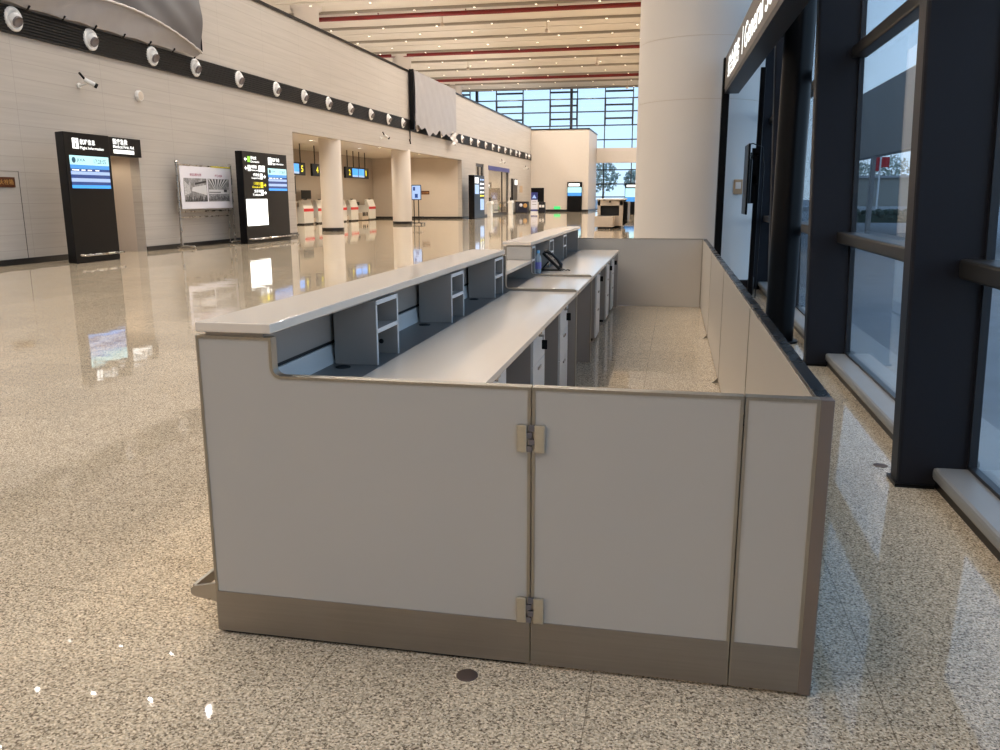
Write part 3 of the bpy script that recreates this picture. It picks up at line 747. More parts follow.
MB().box(-21.4, -20.7, 53.5, 54.7, .05, .5).build('body', 'warm_grey', t, .01)
for y in (53.65, 53.95, 54.35): MB().box(-20.7, -20.68, y, y + .2, .3, .55).build('control_box', 'dark', t)
MB().tube([(-21.2, 54.0, .5), (-21.2, 54.0, 1.05)], .04, 8).build('display_post', 'chrome', t)
MB().box(-21.25, -21.12, 53.8, 54.2, 1.0, 1.22).build('display', 'black', t)
t = thing('office_counter', (-21.3, 43.2, 0), 'grey high counter at the left edge of the check-in opening', 'counter')
MB().box(-21.7, -21.0, 42.0, 44.3, .06, 1.25).build('body', 'warm_grey', t, .01)
MB().box(-21.75, -20.9, 41.9, 44.4, 1.25, 1.32).build('worktop', 'white', t)
MB().box(-21.6, -21.1, 42.1, 44.2, 0, .06).build('plinth', 'base', t)
t = thing('office_printer', (-21.3, 43.6, 1.32), 'white office printer on the high counter at the left of the check-in hall', 'printer')
MB().box(-21.55, -21.1, 42.8, 44.2, 1.32, 1.62).build('body', 'white', t, .02)
MB().box(-21.1, -21.08, 43.0, 43.6, 1.42, 1.5).build('paper_slot', 'black', t)
t = thing('computer_monitor', (-21.2, 46.2, 1.1), 'black computer monitor seen from behind beside the nearer column', 'monitor')
MB().box(-21.32, -21.28, 45.6, 46.9, 1.45, 1.95).build('screen', 'black', t, .01)
MB().tube([(-21.3, 46.2, 1.0), (-21.3, 46.2, 1.5)], .04, 8).build('neck', 'black', t)
t = thing('wall_board', (-21.94, 44, 2.2), 'white notice board with black frame on the check-in rear wall', 'notice board')
MB().box(-21.95, -21.9, 42.2, 46.2, 1.75, 2.75).build('frame', 'black', t)
MB().box(-21.9, -21.89, 42.3, 44.4, 1.82, 2.68).box(-21.9, -21.89, 44.6, 45.9, 1.82, 2.68).build('panel', 'white', t)
def display(y0, y1, a, b, l):
    x = -19.5; w = y1 - y0
    t = thing('hanging_display', (x, (y0 + y1) / 2, 2.7), l, 'display', 'hanging counter displays')
    MB().box(x - .12, x, y0, y1, 2.68, 3.34).build('housing', 'black', t, .01)
    for f in (.28, .55): MB().mat('s_bright').box(x, x + .01, y0 + f * w, y0 + (f + .24) * w, 2.76, 3.26).mat('s_pale').box(x, x + .012, y0 + f * w, y0 + (f + .24) * w, 2.76, 2.86).build('screen', None, t)
    for f, s in ((.13, a), (.86, b)): text(t, s, (x, y0 + f * w, 2.85), (0, 1, 0), (0, 0, 1), (.035 if s == '1' else .07) * w, .34, 'e_yellow', 'number', bold=.02)
    for f in (.12, .37, .62, .88): MB().tube([(x - .06, y0 + f * w, 3.34), (x - .06, y0 + f * w, 4.3)], .03, 8).build('rod', 'black', t)
display(48.0, 51.85, '2', '1', 'black hanging display with two blue screens and yellow numbers 2 and 1')
display(38.6, 42.4, '6', '5', 'black hanging display with a blue screen and yellow number 5, cut by the opening edge')
display(43.3, 47.1, '4', '3', 'black hanging display with yellow number, mostly hidden by the nearer column')
lm = 0
for y, x, l in ((33.6, -17.2, 'nearest'), (35.6, -17.6, 'second'), (38.5, -16.4, 'third'), (39.5, -17.8, 'fourth'), (46.0, -16.6, 'fifth'), (46.5, -18.0, 'sixth'), (53.5, -16.6, 'seventh'), (54.5, -17.9, 'eighth')):
    t = thing('recessed_downlight', (x, y, 4.29), 'recessed warm downlight in the low check-in ceiling, %s from the kiosk side' % l, 'ceiling light', 'recessed downlights of the check-in ceiling')
    MB().lathe([(.2, 0), (.2, -.015), (.16, -.02)], (x, y, 4.3), n=20).build('ring', 'white', t)
    MB().lathe([(.16, -.018), (0, -.022)], (x, y, 4.3), n=20).build('lens', 'lamp', t)
t = thing('portrait_screen', (-14.55, 46.2, 0), 'portrait blue advertising screen on a black wheeled stand beside the farther column', 'screen stand')
MB().box(-14.82, -14.26, 46.15, 46.22, 1.38, 2.22).build('housing', 'black', t, .01)
MB().mat('s_pale').box(-14.79, -14.29, 46.14, 46.15, 1.42, 2.18).mat('s_navy').box(-14.72, -14.6, 46.13, 46.14, 1.9, 2.1).box(-14.62, -14.45, 46.13, 46.14, 1.5, 1.72).build('screen', None, t)
for x in (-14.72, -14.45): MB().tube([(x, 46.25, .08), (x, 46.25, 1.9)], .03, 8).build('post', 'black', t)
MB().box(-14.75, -14.2, 45.95, 46.45, .42, .46).build('shelf', 'black', t)
for x in (-14.8, -14.2):
    MB().tube([(x, 45.85, .09), (x, 46.6, .09)], .025, 8).build('base_bar', 'black', t)
    for y in (45.88, 46.56): MB().lathe([(.045, -.02), (.045, .02)], (x, y, .045), 'x', 14).build('caster', 'black', t)
MB().tube([(-14.8, 46.25, .09), (-14.2, 46.25, .09)], .025, 8).build('cross_bar', 'black', t)

# things at the far end of the left wall
def gate(y, l, x=-14.5):
    t = thing('access_gate', (x, y, 0), l, 'gate', 'white access gates before the glass door')
    MB().box(x - .15, x + .15, y - .35, y + .35, 0, 1.0).build('pedestal', 'white', t, .03)
    MB().prism([(x - .22, 1.0), (x + .22, 1.0), (x + .15, 1.22), (x - .15, 1.22)], 'y', y - .5, y + .5).build('head', 'white', t, .02)
    MB().box(x + .12, x + .7, y - .02, y + .02, .35, 1.0).build('flap', 'glass', t)
    MB().box(x - .05, x + .05, y - .1, y + .1, 1.22, 1.5).build('reader', 'black', t)
gate(65.3, 'white access gate beside the third kiosk'); gate(73.8, 'white access gate at the far side of the glass door')
t = thing('service_desk', (-14.55, 79.8, 0), 'dark navy counter with white and gold round emblems against the far left wall', 'counter')
MB().box(-15.15, -13.95, 79.42, 80.1, .05, 1.1).build('body', 'navy', t, .01)
MB().box(-15.18, -13.9, 79.38, 80.15, 1.1, 1.15).build('worktop', 'warm_grey', t)
MB().box(-15.1, -14.0, 79.5, 80.05, 0, .05).build('plinth', 'base', t)
MB().lathe([(.16, 0), (.16, .02), (0, .03)], (-14.62, 79.42, .76), n=24, direction=(0, -1, 0)).build('white_emblem', 'poster', t)
MB().lathe([(.20, 0), (.20, .02), (.15, .03), (0, .03)], (-14.2, 79.42, .72), n=24, direction=(0, -1, 0)).build('gold_emblem', 'gold', t)
t = thing('wall_panel', (XL, 78.8, 1.3), 'slim tall black panel with a lit white square on the far left wall', 'display')
MB().box(XL, XL + .15, 77.6, 79.9, 1.25, 3.2).build('housing', 'black', t, .01)
MB().box(XL + .15, XL + .16, 78.6, 79.8, 2.65, 3.1).build('lit_square', 'e_white', t)
tag(MB().box(XL, XL + .03, 81.9, 83.4, 1.95, 2.6).build('wall_plate', 'tan'), 'small tan plate on the far left wall above the navy counter', 'sign')
t = thing('notice_board', (-13.2, 80.6, 0), 'black notice board on legs standing near the end corner', 'notice board')
MB().box(-13.84, -12.58, 80.55, 80.65, 1.05, 2.38).build('panel', 'black', t, .01)
for x in (-13.8, -12.62): MB().box(x - .03, x + .03, 80.55, 80.65, 0, 1.1).build('leg', 'black', t)
t = thing('roll_up_banner', (-13.45, 79.9, 0), 'blue and white roll-up banner in front of the black notice board', 'banner')
MB().box(-13.72, -13.08, 79.88, 79.9, .2, 1.95).build('print', 'poster', t)
q = [c for c in COL.objects if c.parent == t][0]
MB().mat('bluevinyl').box(-13.72, -13.08, 79.87, 79.88, 1.25, 1.95).box(-13.72, -13.08, 79.87, 79.88, .2, .36).mat('s_pale').prism([(-13.62, 1.4), (-13.2, 1.4), (-13.4, 1.75)], 'y', 79.86, 79.87).mat('throat').box(-13.6, -13.2, 79.87, 79.88, .8, .84).box(-13.6, -13.2, 79.87, 79.88, 1.05, 1.09).build('printed_field', None, q)
MB().box(-13.76, -13.04, 79.8, 80.0, 0, .2).build('base', 'nozzle', t)
t = thing('recycling_bin', (-12.6, 79.9, 0), 'dark grey double bin beside the roll-up banner', 'bin')
MB().box(-12.95, -12.35, 79.7, 80.2, .05, 1.05).build('body', 'fin', t, .02)
MB().box(-12.9, -12.4, 79.75, 80.15, 0, .05).build('plinth', 'base', t)
for x in (-12.9, -12.62): MB().box(x, x + .22, 79.68, 79.7, .55, .78).build('label_plate', 'nozzle', t)
tag(MB().box(-12.7, -12.03, 88.24, 88.27, .25, .55).build('exit_light', 'e_green'), 'green running man exit light low on the end block', 'exit sign')

# baggage scanner
t = thing('baggage_scanner', (-3.3, 43, 0), 'white baggage scanner with a dark tunnel, standing beyond the counter beside the thick column', 'scanner')
b = MB()
b.box(-3.87, -3.72, 42, 44.6, .12, 1.38); b.box(-2.80, -2.62, 42, 44.6, .12, 1.38); b.box(-3.87, -2.62, 42, 44.6, 1.1, 1.38); b.box(-3.87, -2.62, 42.1, 44.6, .12, .62)
b.build('body', 'warm_grey', t, .02)
MB().box(-3.92, -2.58, 41.9, 44.7, 1.38, 1.45).build('top_cover', 'white', t, .02)
MB().box(-3.72, -2.80, 42.15, 42.18, .62, 1.1).build('tunnel_curtain', 'dark', t)
MB().box(-3.9, -3.0, 40.9, 42.0, .1, .62).build('conveyor', 'warm_grey', t, .02)
MB().box(-3.8, -3.1, 40.95, 42.0, .62, .635).build('conveyor_belt', 'base', t)
MB().prism([(42.6, .25), (44.0, .25), (44.6, .6), (44.6, 1.3), (42.3, 1.3), (42.3, .4)], 'x', -2.62, -2.4).build('side_cover', 'black', t, .03)
MB().box(-3.75, -3.1, 41.0, 41.9, 0, .1).box(-3.7, -2.7, 42.2, 44.4, 0, .12).build('plinth', 'base', t)
MB().lathe([(.05, 0), (.05, .03)], (-3.25, 41.9, 1.3), 'y', 12).build('indicator', 'black', t)

# ------------------------------------------------------------------ sign gantry behind the rail
t = thing('sign_gantry', (.62, 13, 0), 'dark gantry with a lit white General Service sign over the gap behind the rail', 'sign')
XF = Matrix.Translation((.60, 13.0, 0)) @ Matrix.Rotation(math.atan2(.115, 5.6), 4, 'Z')
M['signface'] = plain('taupe sign face', (98, 90, 82), .4)
MB().box(0, .2, -6.6, 0, 3.06, 3.52).build('sign_box', 'signface', t, .006)
MB().box(.004, .2, -6.6, -.02, 3.0, 3.06).build('soffit', 'fin', t)
text(t, '综合服务', (0, -.55, 3.13), (0, -1, 0), (0, 0, 1), 1.7, .30, 'e_white', bold=.012)
MB().box(-.004, 0, -2.62, -2.60, 3.14, 3.44).build('divider', 'e_white', t)
text(t, 'General Service', (0, -2.85, 3.14), (0, -1, 0), (0, 0, 1), 3.5, .27, 'e_white', bold=.012)
MB().box(-.03, .075, -.02, .13, 0, 3.5).build('post', 'black', t, .008)
XF = Matrix.Identity(4)
MB().box(1.06, 1.13, 12.6, 12.68, 0, 3.3).build('post', 'black', t, .008)
MB().box(.62, 1.06, 12.7, 12.78, .22, .34).build('crossbar', 'fin', t)
MB().tube([(.85, 9.6, 3.2), (1.02, 9.4, 3.2)], .05, 10).build('bracket', 'black', t)
t = thing('wall_television', (.96, 12.4, 1.8), 'black television seen edge-on, bracketed to the far post of the sign gantry', 'television')
MB().prism([(12.05, 1.30), (12.72, 1.30), (12.72, 2.25), (12.05, 2.25)], 'x', .915, .945).build('screen', 'black', t, .008)
MB().prism([(12.15, 1.45), (12.62, 1.45), (12.62, 2.05), (12.15, 2.05)], 'x', .945, .985).build('back_shell', 'phone', t, .01)
MB().box(.985, 1.06, 12.30, 12.36, 1.45, 2.2).box(.985, 1.0, 12.2, 12.25, 1.5, 2.15).box(.985, 1.0, 12.5, 12.55, 1.5, 2.15).box(.985, 1.07, 12.3, 12.64, 1.72, 1.84).box(.99, 1.07, 12.3, 12.64, 2.1, 2.13).build('bracket', 'black', t)
MB().tube([(.93, 12.4, 2.25), (1.0, 12.45, 2.27), (1.14, 12.5, 2.22), (1.17, 12.5, 1.9), (1.16, 12.5, .1)], .008, 6).build('cable', 'black', t)
t = thing('call_box', (.9, 13.4, 1.7), 'small tan box on the thick white column beside the television', 'wall box')
MB().box(.83, .96, 13.38, 13.5, 1.58, 1.80).build('shell', 'tan', t, .008)
MB().box(.855, .935, 13.372, 13.38, 1.66, 1.76).build('face', 'nozzle', t)

# ------------------------------------------------------------------ the long service counter
XF = counter_frame()
xl, zk, zl, zh, Y0, Y1, Y2, YB = -1.57, .165, .9656, 1.095, 2.494, 6.48, 7.735, 12.08
seam, s2, xr1, xr2 = -.4228, .2222, .4357, .4743
def fillet(cx, cz, r, a0, a1, n=6): return [(cx + r * math.cos(a0 + (a1 - a0) * i / n), cz + r * math.sin(a0 + (a1 - a0) * i / n)) for i in range(n + 1)]
def laminate_panel(parent, name, top, y0, y1, m='lam', zb=.012, tw=.009, proud=.0025):
    """panel whose upper outline is the xz path top (left to right); steel trim along its whole edge"""
    poly = [(top[0][0], zb)] + top + [(top[-1][0], zb)]
    o = MB().prism(poly, 'y', y0, y1).build(name, m, parent)
    MB().ribbon(poly, tw, y0 - proud, y1 + proud, 1).build('edge_trim', 'trim', o)
    return o

t = thing('service_counter', (-1.2, 4.5, 0), 'front section of the long grey service counter with white raised shelf and white desk', 'counter', 'sections of the long service counter')
top = [(xl, zh), (-1.298, zh)] + fillet(-1.298 + .03, zl + .03, .03, PI, 1.5 * PI) + [(seam - .0030, zl)]
ep = laminate_panel(t, 'end_panel', top, Y0, Y0 + .034)
MB().box(xl + .002, seam - .004, Y0 - .003, Y0, .012, zk).build('kick_plate', 'steel', ep)
MB().box(xl + .02, seam - .02, Y0 + .01, Y0 + .03, 0, .014).build('plinth', 'dark', t)

def shelf_section(t, y0, y1, ztop, zbot):
    MB().box(xl - .002, -1.298, y0, y1, zbot, ztop).build('raised_shelf', 'stone', t, .004)
    MB().box(xl + .03, -1.33, y0 + .01, y1 - .01, zbot - .014, zbot).build('shelf_packer', 'steel', t)
    MB().box(xl, xl + .03, y0 + .034, y1, .165, zbot - .014).build('front_wall', 'lam', t)
    MB().box(xl, xl + .03, y0 + .034, y1, .012, .165).build('kick_plate', 'steel', t)
    MB().box(xl + .03, -1.525, y0 + .034, y1, .905, zbot - .014).build('inner_panel', 'lam_in', t)
    MB().box(xl + .03, -1.538, y0 + .034, y1, .886, .905).build('cable_slot', 'dark', t)
    MB().prism([(xl + .03, .886), (-1.527, .886), (-1.515, .80), (xl + .03, .80)], 'y', y0 + .034, y1).build('lower_panel', 'white', t)
def desk_section(t, y0, y1):
    MB().box(-1.54, -1.235, y0, y1, .776, .80).build('back_ledge', 'ledge', t)
    MB().box(-1.255, -.7226, y0, y1, .786, .8177).build('desk_top', 'stone', t, .003)
    MB().box(-1.24, -.76, y0, y1, .772, .786).build('desk_frame', 'lam_in', t)
    MB().box(-1.25, -1.235, y0, y1, .05, .776).build('modesty_panel', 'lam_in', t)
def grommet(t, x, y):
    MB().lathe([(.034, 0), (.034, .004), (.026, .005), (.024, .002), (0, .002)], (x, y, .80), n=24).build('cable_grommet', 'dark', t)
shelf_section(t, Y0, Y1, 1.141, 1.108)
desk_section(t, Y0 + .034, Y1 - .018)
for y in (3.44, 4.72, 6.0): grommet(t, -1.44, y)
MB().box(-1.515, -1.49, Y0 + .034, Y0 + .06, .83, .85).build('bolt', 'dark', t)
rail = MB().box(-1.712, -1.698, Y0 + .075, Y1, .098, .138)
rail.prism([(-1.57, .165), (-1.57, .078), (-1.700, .098), (-1.714, .108), (-1.714, .128), (-1.700, .138)], 'y', Y0 + .062, Y0 + .076)
for y in (4.4, 6.4): rail.box(-1.70, -1.57, y, y + .02, .100, .136)
rail.build('bumper_rail', 'chrome', t)

def divider(t, ya, yb):
    top = [(xl + .03, zh), (-1.295, zh)] + fillet(-1.295 + .025, .836 + .025, .025, PI, 1.5 * PI) + [(-.745, .836)] + fillet(-.745, .836 - .02, .02, PI / 2, 0, 4)
    laminate_panel(t, 'divider_panel', top, ya, yb, 'lam_in', .012, .008, .002)
t2 = thing('service_counter', (-1.2, 7.1, 0), 'short low middle section of the service counter with a lower white shelf', 'counter', 'sections of the long service counter')
divider(t2, Y1, Y1 + .034)
MB().box(xl - .002, -1.298, Y1 + .036, Y2 - .002, .935, .966).build('raised_shelf', 'stone', t2, .004)
MB().box(xl, xl + .03, Y1 + .034, Y2, .165, .935).build('front_wall', 'lam', t2)
MB().box(xl, xl + .03, Y1 + .034, Y2, .012, .165).build('kick_plate', 'steel', t2)
MB().box(xl + .03, -1.525, Y1 + .034, Y2, .80, .935).build('inner_panel', 'lam_in', t2)
MB().box(-1.712, -1.698, Y1 + .004, Y2 - .004, .098, .138).box(-1.70, -1.57, 7.1, 7.12, .1, .136).build('bumper_rail', 'chrome', t2)
desk_section(t2, Y1 + .036, Y2 - .004)
MB().box(-1.15, -1.11, Y2 - .09, Y2 - .04, .8177, .822).build('cable_grommet', 'trim', t2)
t3 = thing('service_counter', (-1.2, 10, 0), 'rear section of the service counter carrying the black telephone', 'counter', 'sections of the long service counter')
divider(t3, Y2, Y2 + .034)
shelf_section(t3, Y2 + .001, YB - .1, 1.134, 1.102)
ep = MB().box(xl + .04, -1.30, Y2 - .003, Y2, .97, 1.088).build('end_face', 'lam', t3)
desk_section(t3, Y2 + .036, YB - .32)
grommet(t3, -1.44, 9.6)
MB().box(-1.712, -1.698, Y2, YB - .1, .098, .138).box(-1.70, -1.57, 8.4, 8.42, .085, .145).box(-1.70, -1.57, YB - .12, YB - .1, .1, .136).build('bumper_rail', 'chrome', t3)
MB().box(-1.52, -.735, YB - .32, YB - .29, .012, .80).build('end_support', 'lam_in', t3)
MB().box(-1.52, -1.30, YB - .33, YB - .30, .80, 1.09).build('end_support', 'lam_in', t3)

# pigeonhole units standing on the ledge under the shelf
def pigeon(y, l, ztop, wd=.31):
    x0, x1 = -1.505, -1.303
    t = thing('pigeonhole_unit', (-1.4, y, .80), l, 'pigeonhole unit', 'two-tier pigeonhole units under the shelf')
    for yy in (y, y + wd - .016): MB().box(x0, x1, yy, yy + .016, .801, ztop).build('side_panel', 'lam_in', t)
    MB().box(x0, x1, y + .016, y + wd - .016, ztop - .016, ztop).build('top_panel', 'lam_in', t)
    MB().box(x0, x1 - .006, y + .016, y + wd - .016, .95, .962).build('shelf', 'lam_in', t)
    MB().box(x0, x0 + .01, y + .016, y + wd - .016, .801, ztop - .016).build('back_panel', 'lam_in', t)
    e = MB()
    e.box(x1, x1 + .003, y, y + .016, .801, ztop).box(x1, x1 + .003, y + wd - .016, y + wd, .801, ztop).box(x1, x1 + .003, y, y + wd, ztop - .02, ztop).box(x1, x1 + .003, y, y + wd, .945, .965)
    e.build('front_edging', 'white', t)
    MB().lathe([(.012, 0), (.012, .002)], (-1.385, y + wd - .0185, .86), 'y', 14).build('cable_hole', 'dark', t)
pigeon(3.51, 'white edged pigeonhole unit under the front shelf, nearest of three', 1.094)
pigeon(4.83, 'white edged pigeonhole unit under the front shelf, middle of three', 1.094)
pigeon(6.10, 'white edged pigeonhole unit under the front shelf, beside the low middle section', 1.094)
pigeon(7.80, 'white edged pigeonhole unit under the rear shelf, beside the water bottle', 1.088, .2)
pigeon(8.98, 'white edged pigeonhole unit under the rear shelf, just behind the telephone', 1.088)
pigeon(10.15, 'white edged pigeonhole unit under the rear shelf, farthest one', 1.088)

# drawer pedestals under the desk
def pedestal(y, l, wd=.46):
    t = thing('drawer_pedestal', (-1.0, y, 0), l, 'drawer cabinet', 'drawer pedestals under the desk')
    MB().box(-1.2, -.80, y, y + wd, .03, .768).build('body', 'lam_in', t)
    MB().box(-1.18, -.82, y + .02, y + wd - .02, 0, .03).build('plinth', 'dark', t)
    for z0, z1 in ((.56, .766), (.36, .556), (.035, .356)):
        d = MB().box(-.80, -.784, y + .004, y + wd - .004, z0, z1).build('drawer', 'white', t, .001)
        MB().box(-.784, -.776, y + wd * .38, y + wd * .62, z1 - .045, z1 - .03).build('handle', 'chrome', d)
    MB().lathe([(.009, 0), (.009, .006)], (-.784, y + wd * .5, .715), 'x', 14).build('lock', 'chrome', t)
def fob(y, l, wd=.46):
    yy = y + wd * .5
    t = thing('key_fob', (-.77, yy, .7), l, 'key', 'keys with black tags in the drawer locks')
    MB().box(-.778, -.755, yy - .002, yy + .002, .708, .722).build('key', 'chrome', t)
    MB().tube([(-.76, yy + .014 * math.cos(a), .703 + .014 * math.sin(a)) for a in [i * PI / 8 for i in range(17)]], .0015, 6).build('key_ring', 'chrome', t)
    MB().box(-.768, -.734, yy - .006, yy + .004, .632, .69).build('tag', 'black', t, .003)
peds = [(3.46, 'white fronted drawer pedestal nearest the grey end panel'), (4.74, 'white fronted drawer pedestal, second from the end panel'), (5.97, 'white fronted drawer pedestal just before the low middle section'),
        (8.98, 'drawer pedestal under the rear desk, nearest of three'), (10.40, 'drawer pedestal under the rear desk, middle of three'), (11.3, 'drawer pedestal under the rear desk, beside the back partition')]
for y, l in peds: pedestal(y, l)
for (y, l), w_ in zip(peds[1:], ('second pedestal from the end panel', 'pedestal before the low middle section', 'nearest rear pedestal', 'middle rear pedestal', 'rear pedestal beside the back partition')):
    fob(y, 'key with black tag in the lock of the ' + w_)

# swing gate
t = thing('swing_gate', (-.1, Y0, 0), 'grey hinged gate panel with steel kick plate in the front of the enclosure', 'gate')
gp = laminate_panel(t, 'gate_panel', [(seam + .0040, zl), (s2 - .0035, zl)], Y0, Y0 + .034)
MB().box(seam + .005, s2 - .006, Y0 - .003, Y0, .012, zk).build('kick_plate', 'steel', gp)
for z in (.757, .166):
    h = MB().box(seam - .044, seam - .012, Y0 - .016, Y0 - .003, z, z + .09).build('hinge_leaf', 'worn', t, .003)
    h = MB().box(seam + .012, seam + .046, Y0 - .016, Y0 - .003, z, z + .09).build('hinge_leaf', 'worn', t, .003)
    k = MB()
    for q, xx in enumerate((-.006, .002, -.006, .002)):
        k.box(seam + xx - .008, seam + xx + .010, Y0 - .014, Y0 - .002, z + .0225 * q + .002, z + .0225 * (q + 1) - .002)
    k.build('hinge_knuckle', 'throat', t)
MB().box(s2 - .002, s2 + .0015, Y0 - .001, Y0 + .03, .876, .905).build('latch', 'dark', t)

# partition rail along the right side
t = thing('rail_partition', (.45, 7, 0), 'long grey partition with reflection-darkened steel top rail along the right of the counter', 'partition')
rp = laminate_panel(t, 'front_return', [(s2 + .0025, zl), (xr1 - .001, zl)], Y0, Y0 + .034)
MB().box(s2 + .006, xr1 - .002, Y0 - .003, Y0, .012, zk).build('kick_plate', 'steel', rp)
MB().box(s2 - .012, s2 + .024, Y0 + .0385, Y0 + .05, .012, .955).build('gap_light_block', 'dark', t)  # added dark strip, keeps floor light from showing through the gate gap
MB().box(xr1, xr2, Y0 - .004, Y0 + .04, .006, zl + .001).build('end_post', 'darksteel', t, .002)
ys = [Y0 + .034, 4.68, 7.10, 9.40, YB]
for a, b in zip(ys, ys[1:]):
    pn = MB().box(.4245, .4657, a + .004, b - .004, .02, .952).build('side_panel', 'lam_cream', t)
    MB().box(.4225, .4245, a + .004, a + .012, .02, .952).box(.4225, .4245, b - .012, b - .004, .02, .952).build('edge_trim', 'trim', pn)
    MB().box(.4657, .4680, a + .004, b - .004, .02, .165).build('kick_plate', 'steel', pn)
MB().box(.428, xr2, Y0 + .04, YB + .03, .950, zl).build('top_rail', 'railsteel', t, .002)
MB().prism([(.4257, .9656), (.395, .9656), (.4257, .91)], 'y', Y0 + .036, Y0 + .044).build('corner_bracket', 'chrome', t)
for y in ys[1:4]:
    MB().box(.375, .4245, y - .02, y + .02, 0, .006).prism([(.4245, .006), (.385, .006), (.4245, .05)], 'y', y - .004, y + .004).build('foot_bracket', 'trim', t)
MB().box(.43, .465, Y0 + .04, YB, 0, .02).build('plinth', 'dark', t)

t = thing('back_partition', (-.5, YB, 0), 'low grey partition closing the far end of the counter enclosure', 'partition')
laminate_panel(t, 'panel', [(xl, zl), (.42, zl)], YB, YB + .034, 'lam', .003)

# telephone, bottle, cable
px, py, pz = -1.19, 8.42, .8185
t = thing('desk_phone', (px, py, pz), 'black desk telephone tilted on its easel foot on the rear desk', 'telephone')
def slab(c, lx, ly, lz, ang, mb):
    c = Vector(c); ca, sa = math.cos(ang), math.sin(ang)
    vs = []
    for x in (-lx / 2, lx / 2):
        for y in (-ly / 2, ly / 2):
            for z in (-lz / 2, lz / 2): vs.append((c.x + x * ca + z * sa, c.y + y, c.z - x * sa + z * ca))
    return mb.add(vs, [(0, 1, 3, 2), (4, 6, 7, 5), (0, 4, 5, 1), (2, 3, 7, 6), (0, 2, 6, 4), (1, 5, 7, 3)])
A = math.radians(43)
slab((px, py, pz + .098), .235, .21, .03, A, MB()).build('body', 'phone', t, .006)
nx, nzv = math.sin(A), math.cos(A)
slab((px - .045 + nx * .017, py + .035, pz + .142 + nzv * .017), .075, .11, .004, A, MB()).build('screen', 'phone_screen', t)
kp = MB()
for i in range(4):
    for j in range(3):
        o = -.005 + i * .02
        slab((px + o * math.cos(A) + nx * .017 + .012, py + .0 + j * .028, pz + .098 - o * math.sin(A) + nzv * .017 - .012), .013, .02, .005, A, kp)
kp.build('keypad', 'phone_screen', t)
hd = MB()
P = [(-.11, .012), (-.095, .04), (-.04, .05), (.04, .05), (.095, .04), (.11, .012)]
pts = [(px + a * math.cos(A) + nx * b + .012 * 0, py - .075, pz + .098 - a * math.sin(A) + nzv * b) for a, b in P]
hd.tube(pts, [.02, .02, .013, .013, .02, .02], 12); hd.build('handset', 'phone', t)
slab((px - .07, py, pz + .045), .12, .15, .014, math.radians(-48), MB()).build('easel_foot', 'phone', t, .004)
MB().box(px - .11, px + .10, py - .1, py + .1, pz, pz + .014).build('base', 'phone', t, .004)
MB().tube([(px + .09 + i * .012, py - .06 + .012 * math.sin(i * 2.1), pz + .008 + .004 * math.cos(i * 2.1)) for i in range(9)], .006, 8).build('cord', 'phone', t)
bx, by = -1.275, 8.02
t = thing('water_bottle', (bx, by, .8185), 'clear plastic water bottle with blue cap on the rear desk beside the telephone', 'bottle')
MB().lathe([(.028, 0), (.032, .006), (.032, .06), (.030, .065), (.032, .07), (.032, .14), (.026, .165), (.0125, .19), (.0125, .2)], (bx, by, .8185), n=28).build('shell', 'glass2', t)
MB().lathe([(.0325, .045), (.0325, .11)], (bx, by, .8185), n=28).build('label_wrap', 'label_lilac', t)
MB().lathe([(.0155, .195), (.0155, .22), (.014, .222)], (bx, by, .8185), n=20).build('cap', 'cap_blue', t)

# floor caps and a stain
XF = Matrix.Identity(4)
for x, y, r, l in ((-.617, 2.395, .036, 'dull round floor cap in front of the gate hinge'), (1.233, 5.007, .04, 'dull round floor cap beside the nearest facade fin')):
    tag(MB().lathe([(r, 0), (r, .002), (r * .9, .003), (0, .003)], (x, y, 0), n=24).build('floor_cap', 'cap_floor'), l, 'floor cap')

# ------------------------------------------------------------------ outside
tag(MB().add([(1.9, -60, -.12), (260, -60, -.12), (260, 420, -.12), (1.9, 420, -.12)], [(0, 1, 2, 3)]).add([(-120, 98, -.12), (1.9, 98, -.12), (1.9, 420, -.12), (-120, 420, -.12)], [(0, 1, 2, 3)]).build('ground', 'asphalt'),
    'grey forecourt outside the glass', 'ground', kind=S)
tag(MB().box(1.8, 2.25, -9, 60, -.12, -.04).build('kerb', 'kerb'), 'pale kerb strip along the outside of the glass facade', 'kerb', kind=S)
tag(MB().prism([(3.6, -.12), (4.05, -.12), (3.9, .42), (3.72, .42)], 'x', 2.45, 2.9).build('concrete_bollard', 'kerb'), 'pale concrete block outside the second glazed bay', 'bollard')
t = thing('forecourt_canopy', (10, 35, 0), 'massive dark grey canopy over the road outside the facade', 'canopy', kind='structure')
MB().box(8, 8.5, 18, 56, 3.2, 6.05).box(8.5, 14, 18, 56, 5.6, 6.0).build('roof', 'concrete', t)
MB().box(7.95, 8.1, 38.35, 38.7, -.12, 3.2).build('pillar', 'concrete', t)
h = MB()
rnd = random.Random(3)
for i in range(260):
    x = 11.4 + rnd.random() * 8; y = 57.6 + rnd.random() * 1.2; z = .1 + rnd.random() * .45
    r = .16 + rnd.random() * .14; vs = []; fs = []
    for a in range(5):
        th = PI * a / 4
        for b in range(6): vs.append((x + r * math.sin(th) * math.cos(b * PI / 3 + a), y + r * math.sin(th) * math.sin(b * PI / 3 + a), z + r * math.cos(th) * .9))
    for a in range(4):
        for b in range(6): fs.append((a * 6 + b, a * 6 + (b + 1) % 6, (a + 1) * 6 + (b + 1) % 6, (a + 1) * 6 + b))
    h.add(vs, fs)
h.box(11.4, 19.4, 57.5, 58.9, -.12, .35)
tag(h.build('hedge', 'leaf'), 'low clipped dark green hedge across the forecourt', 'hedge')
tag(MB().box(12, 90, 100, 104, -.12, .35).build('verge', 'kerb'), 'pale raised verge beyond the hedge', 'verge', kind=S)
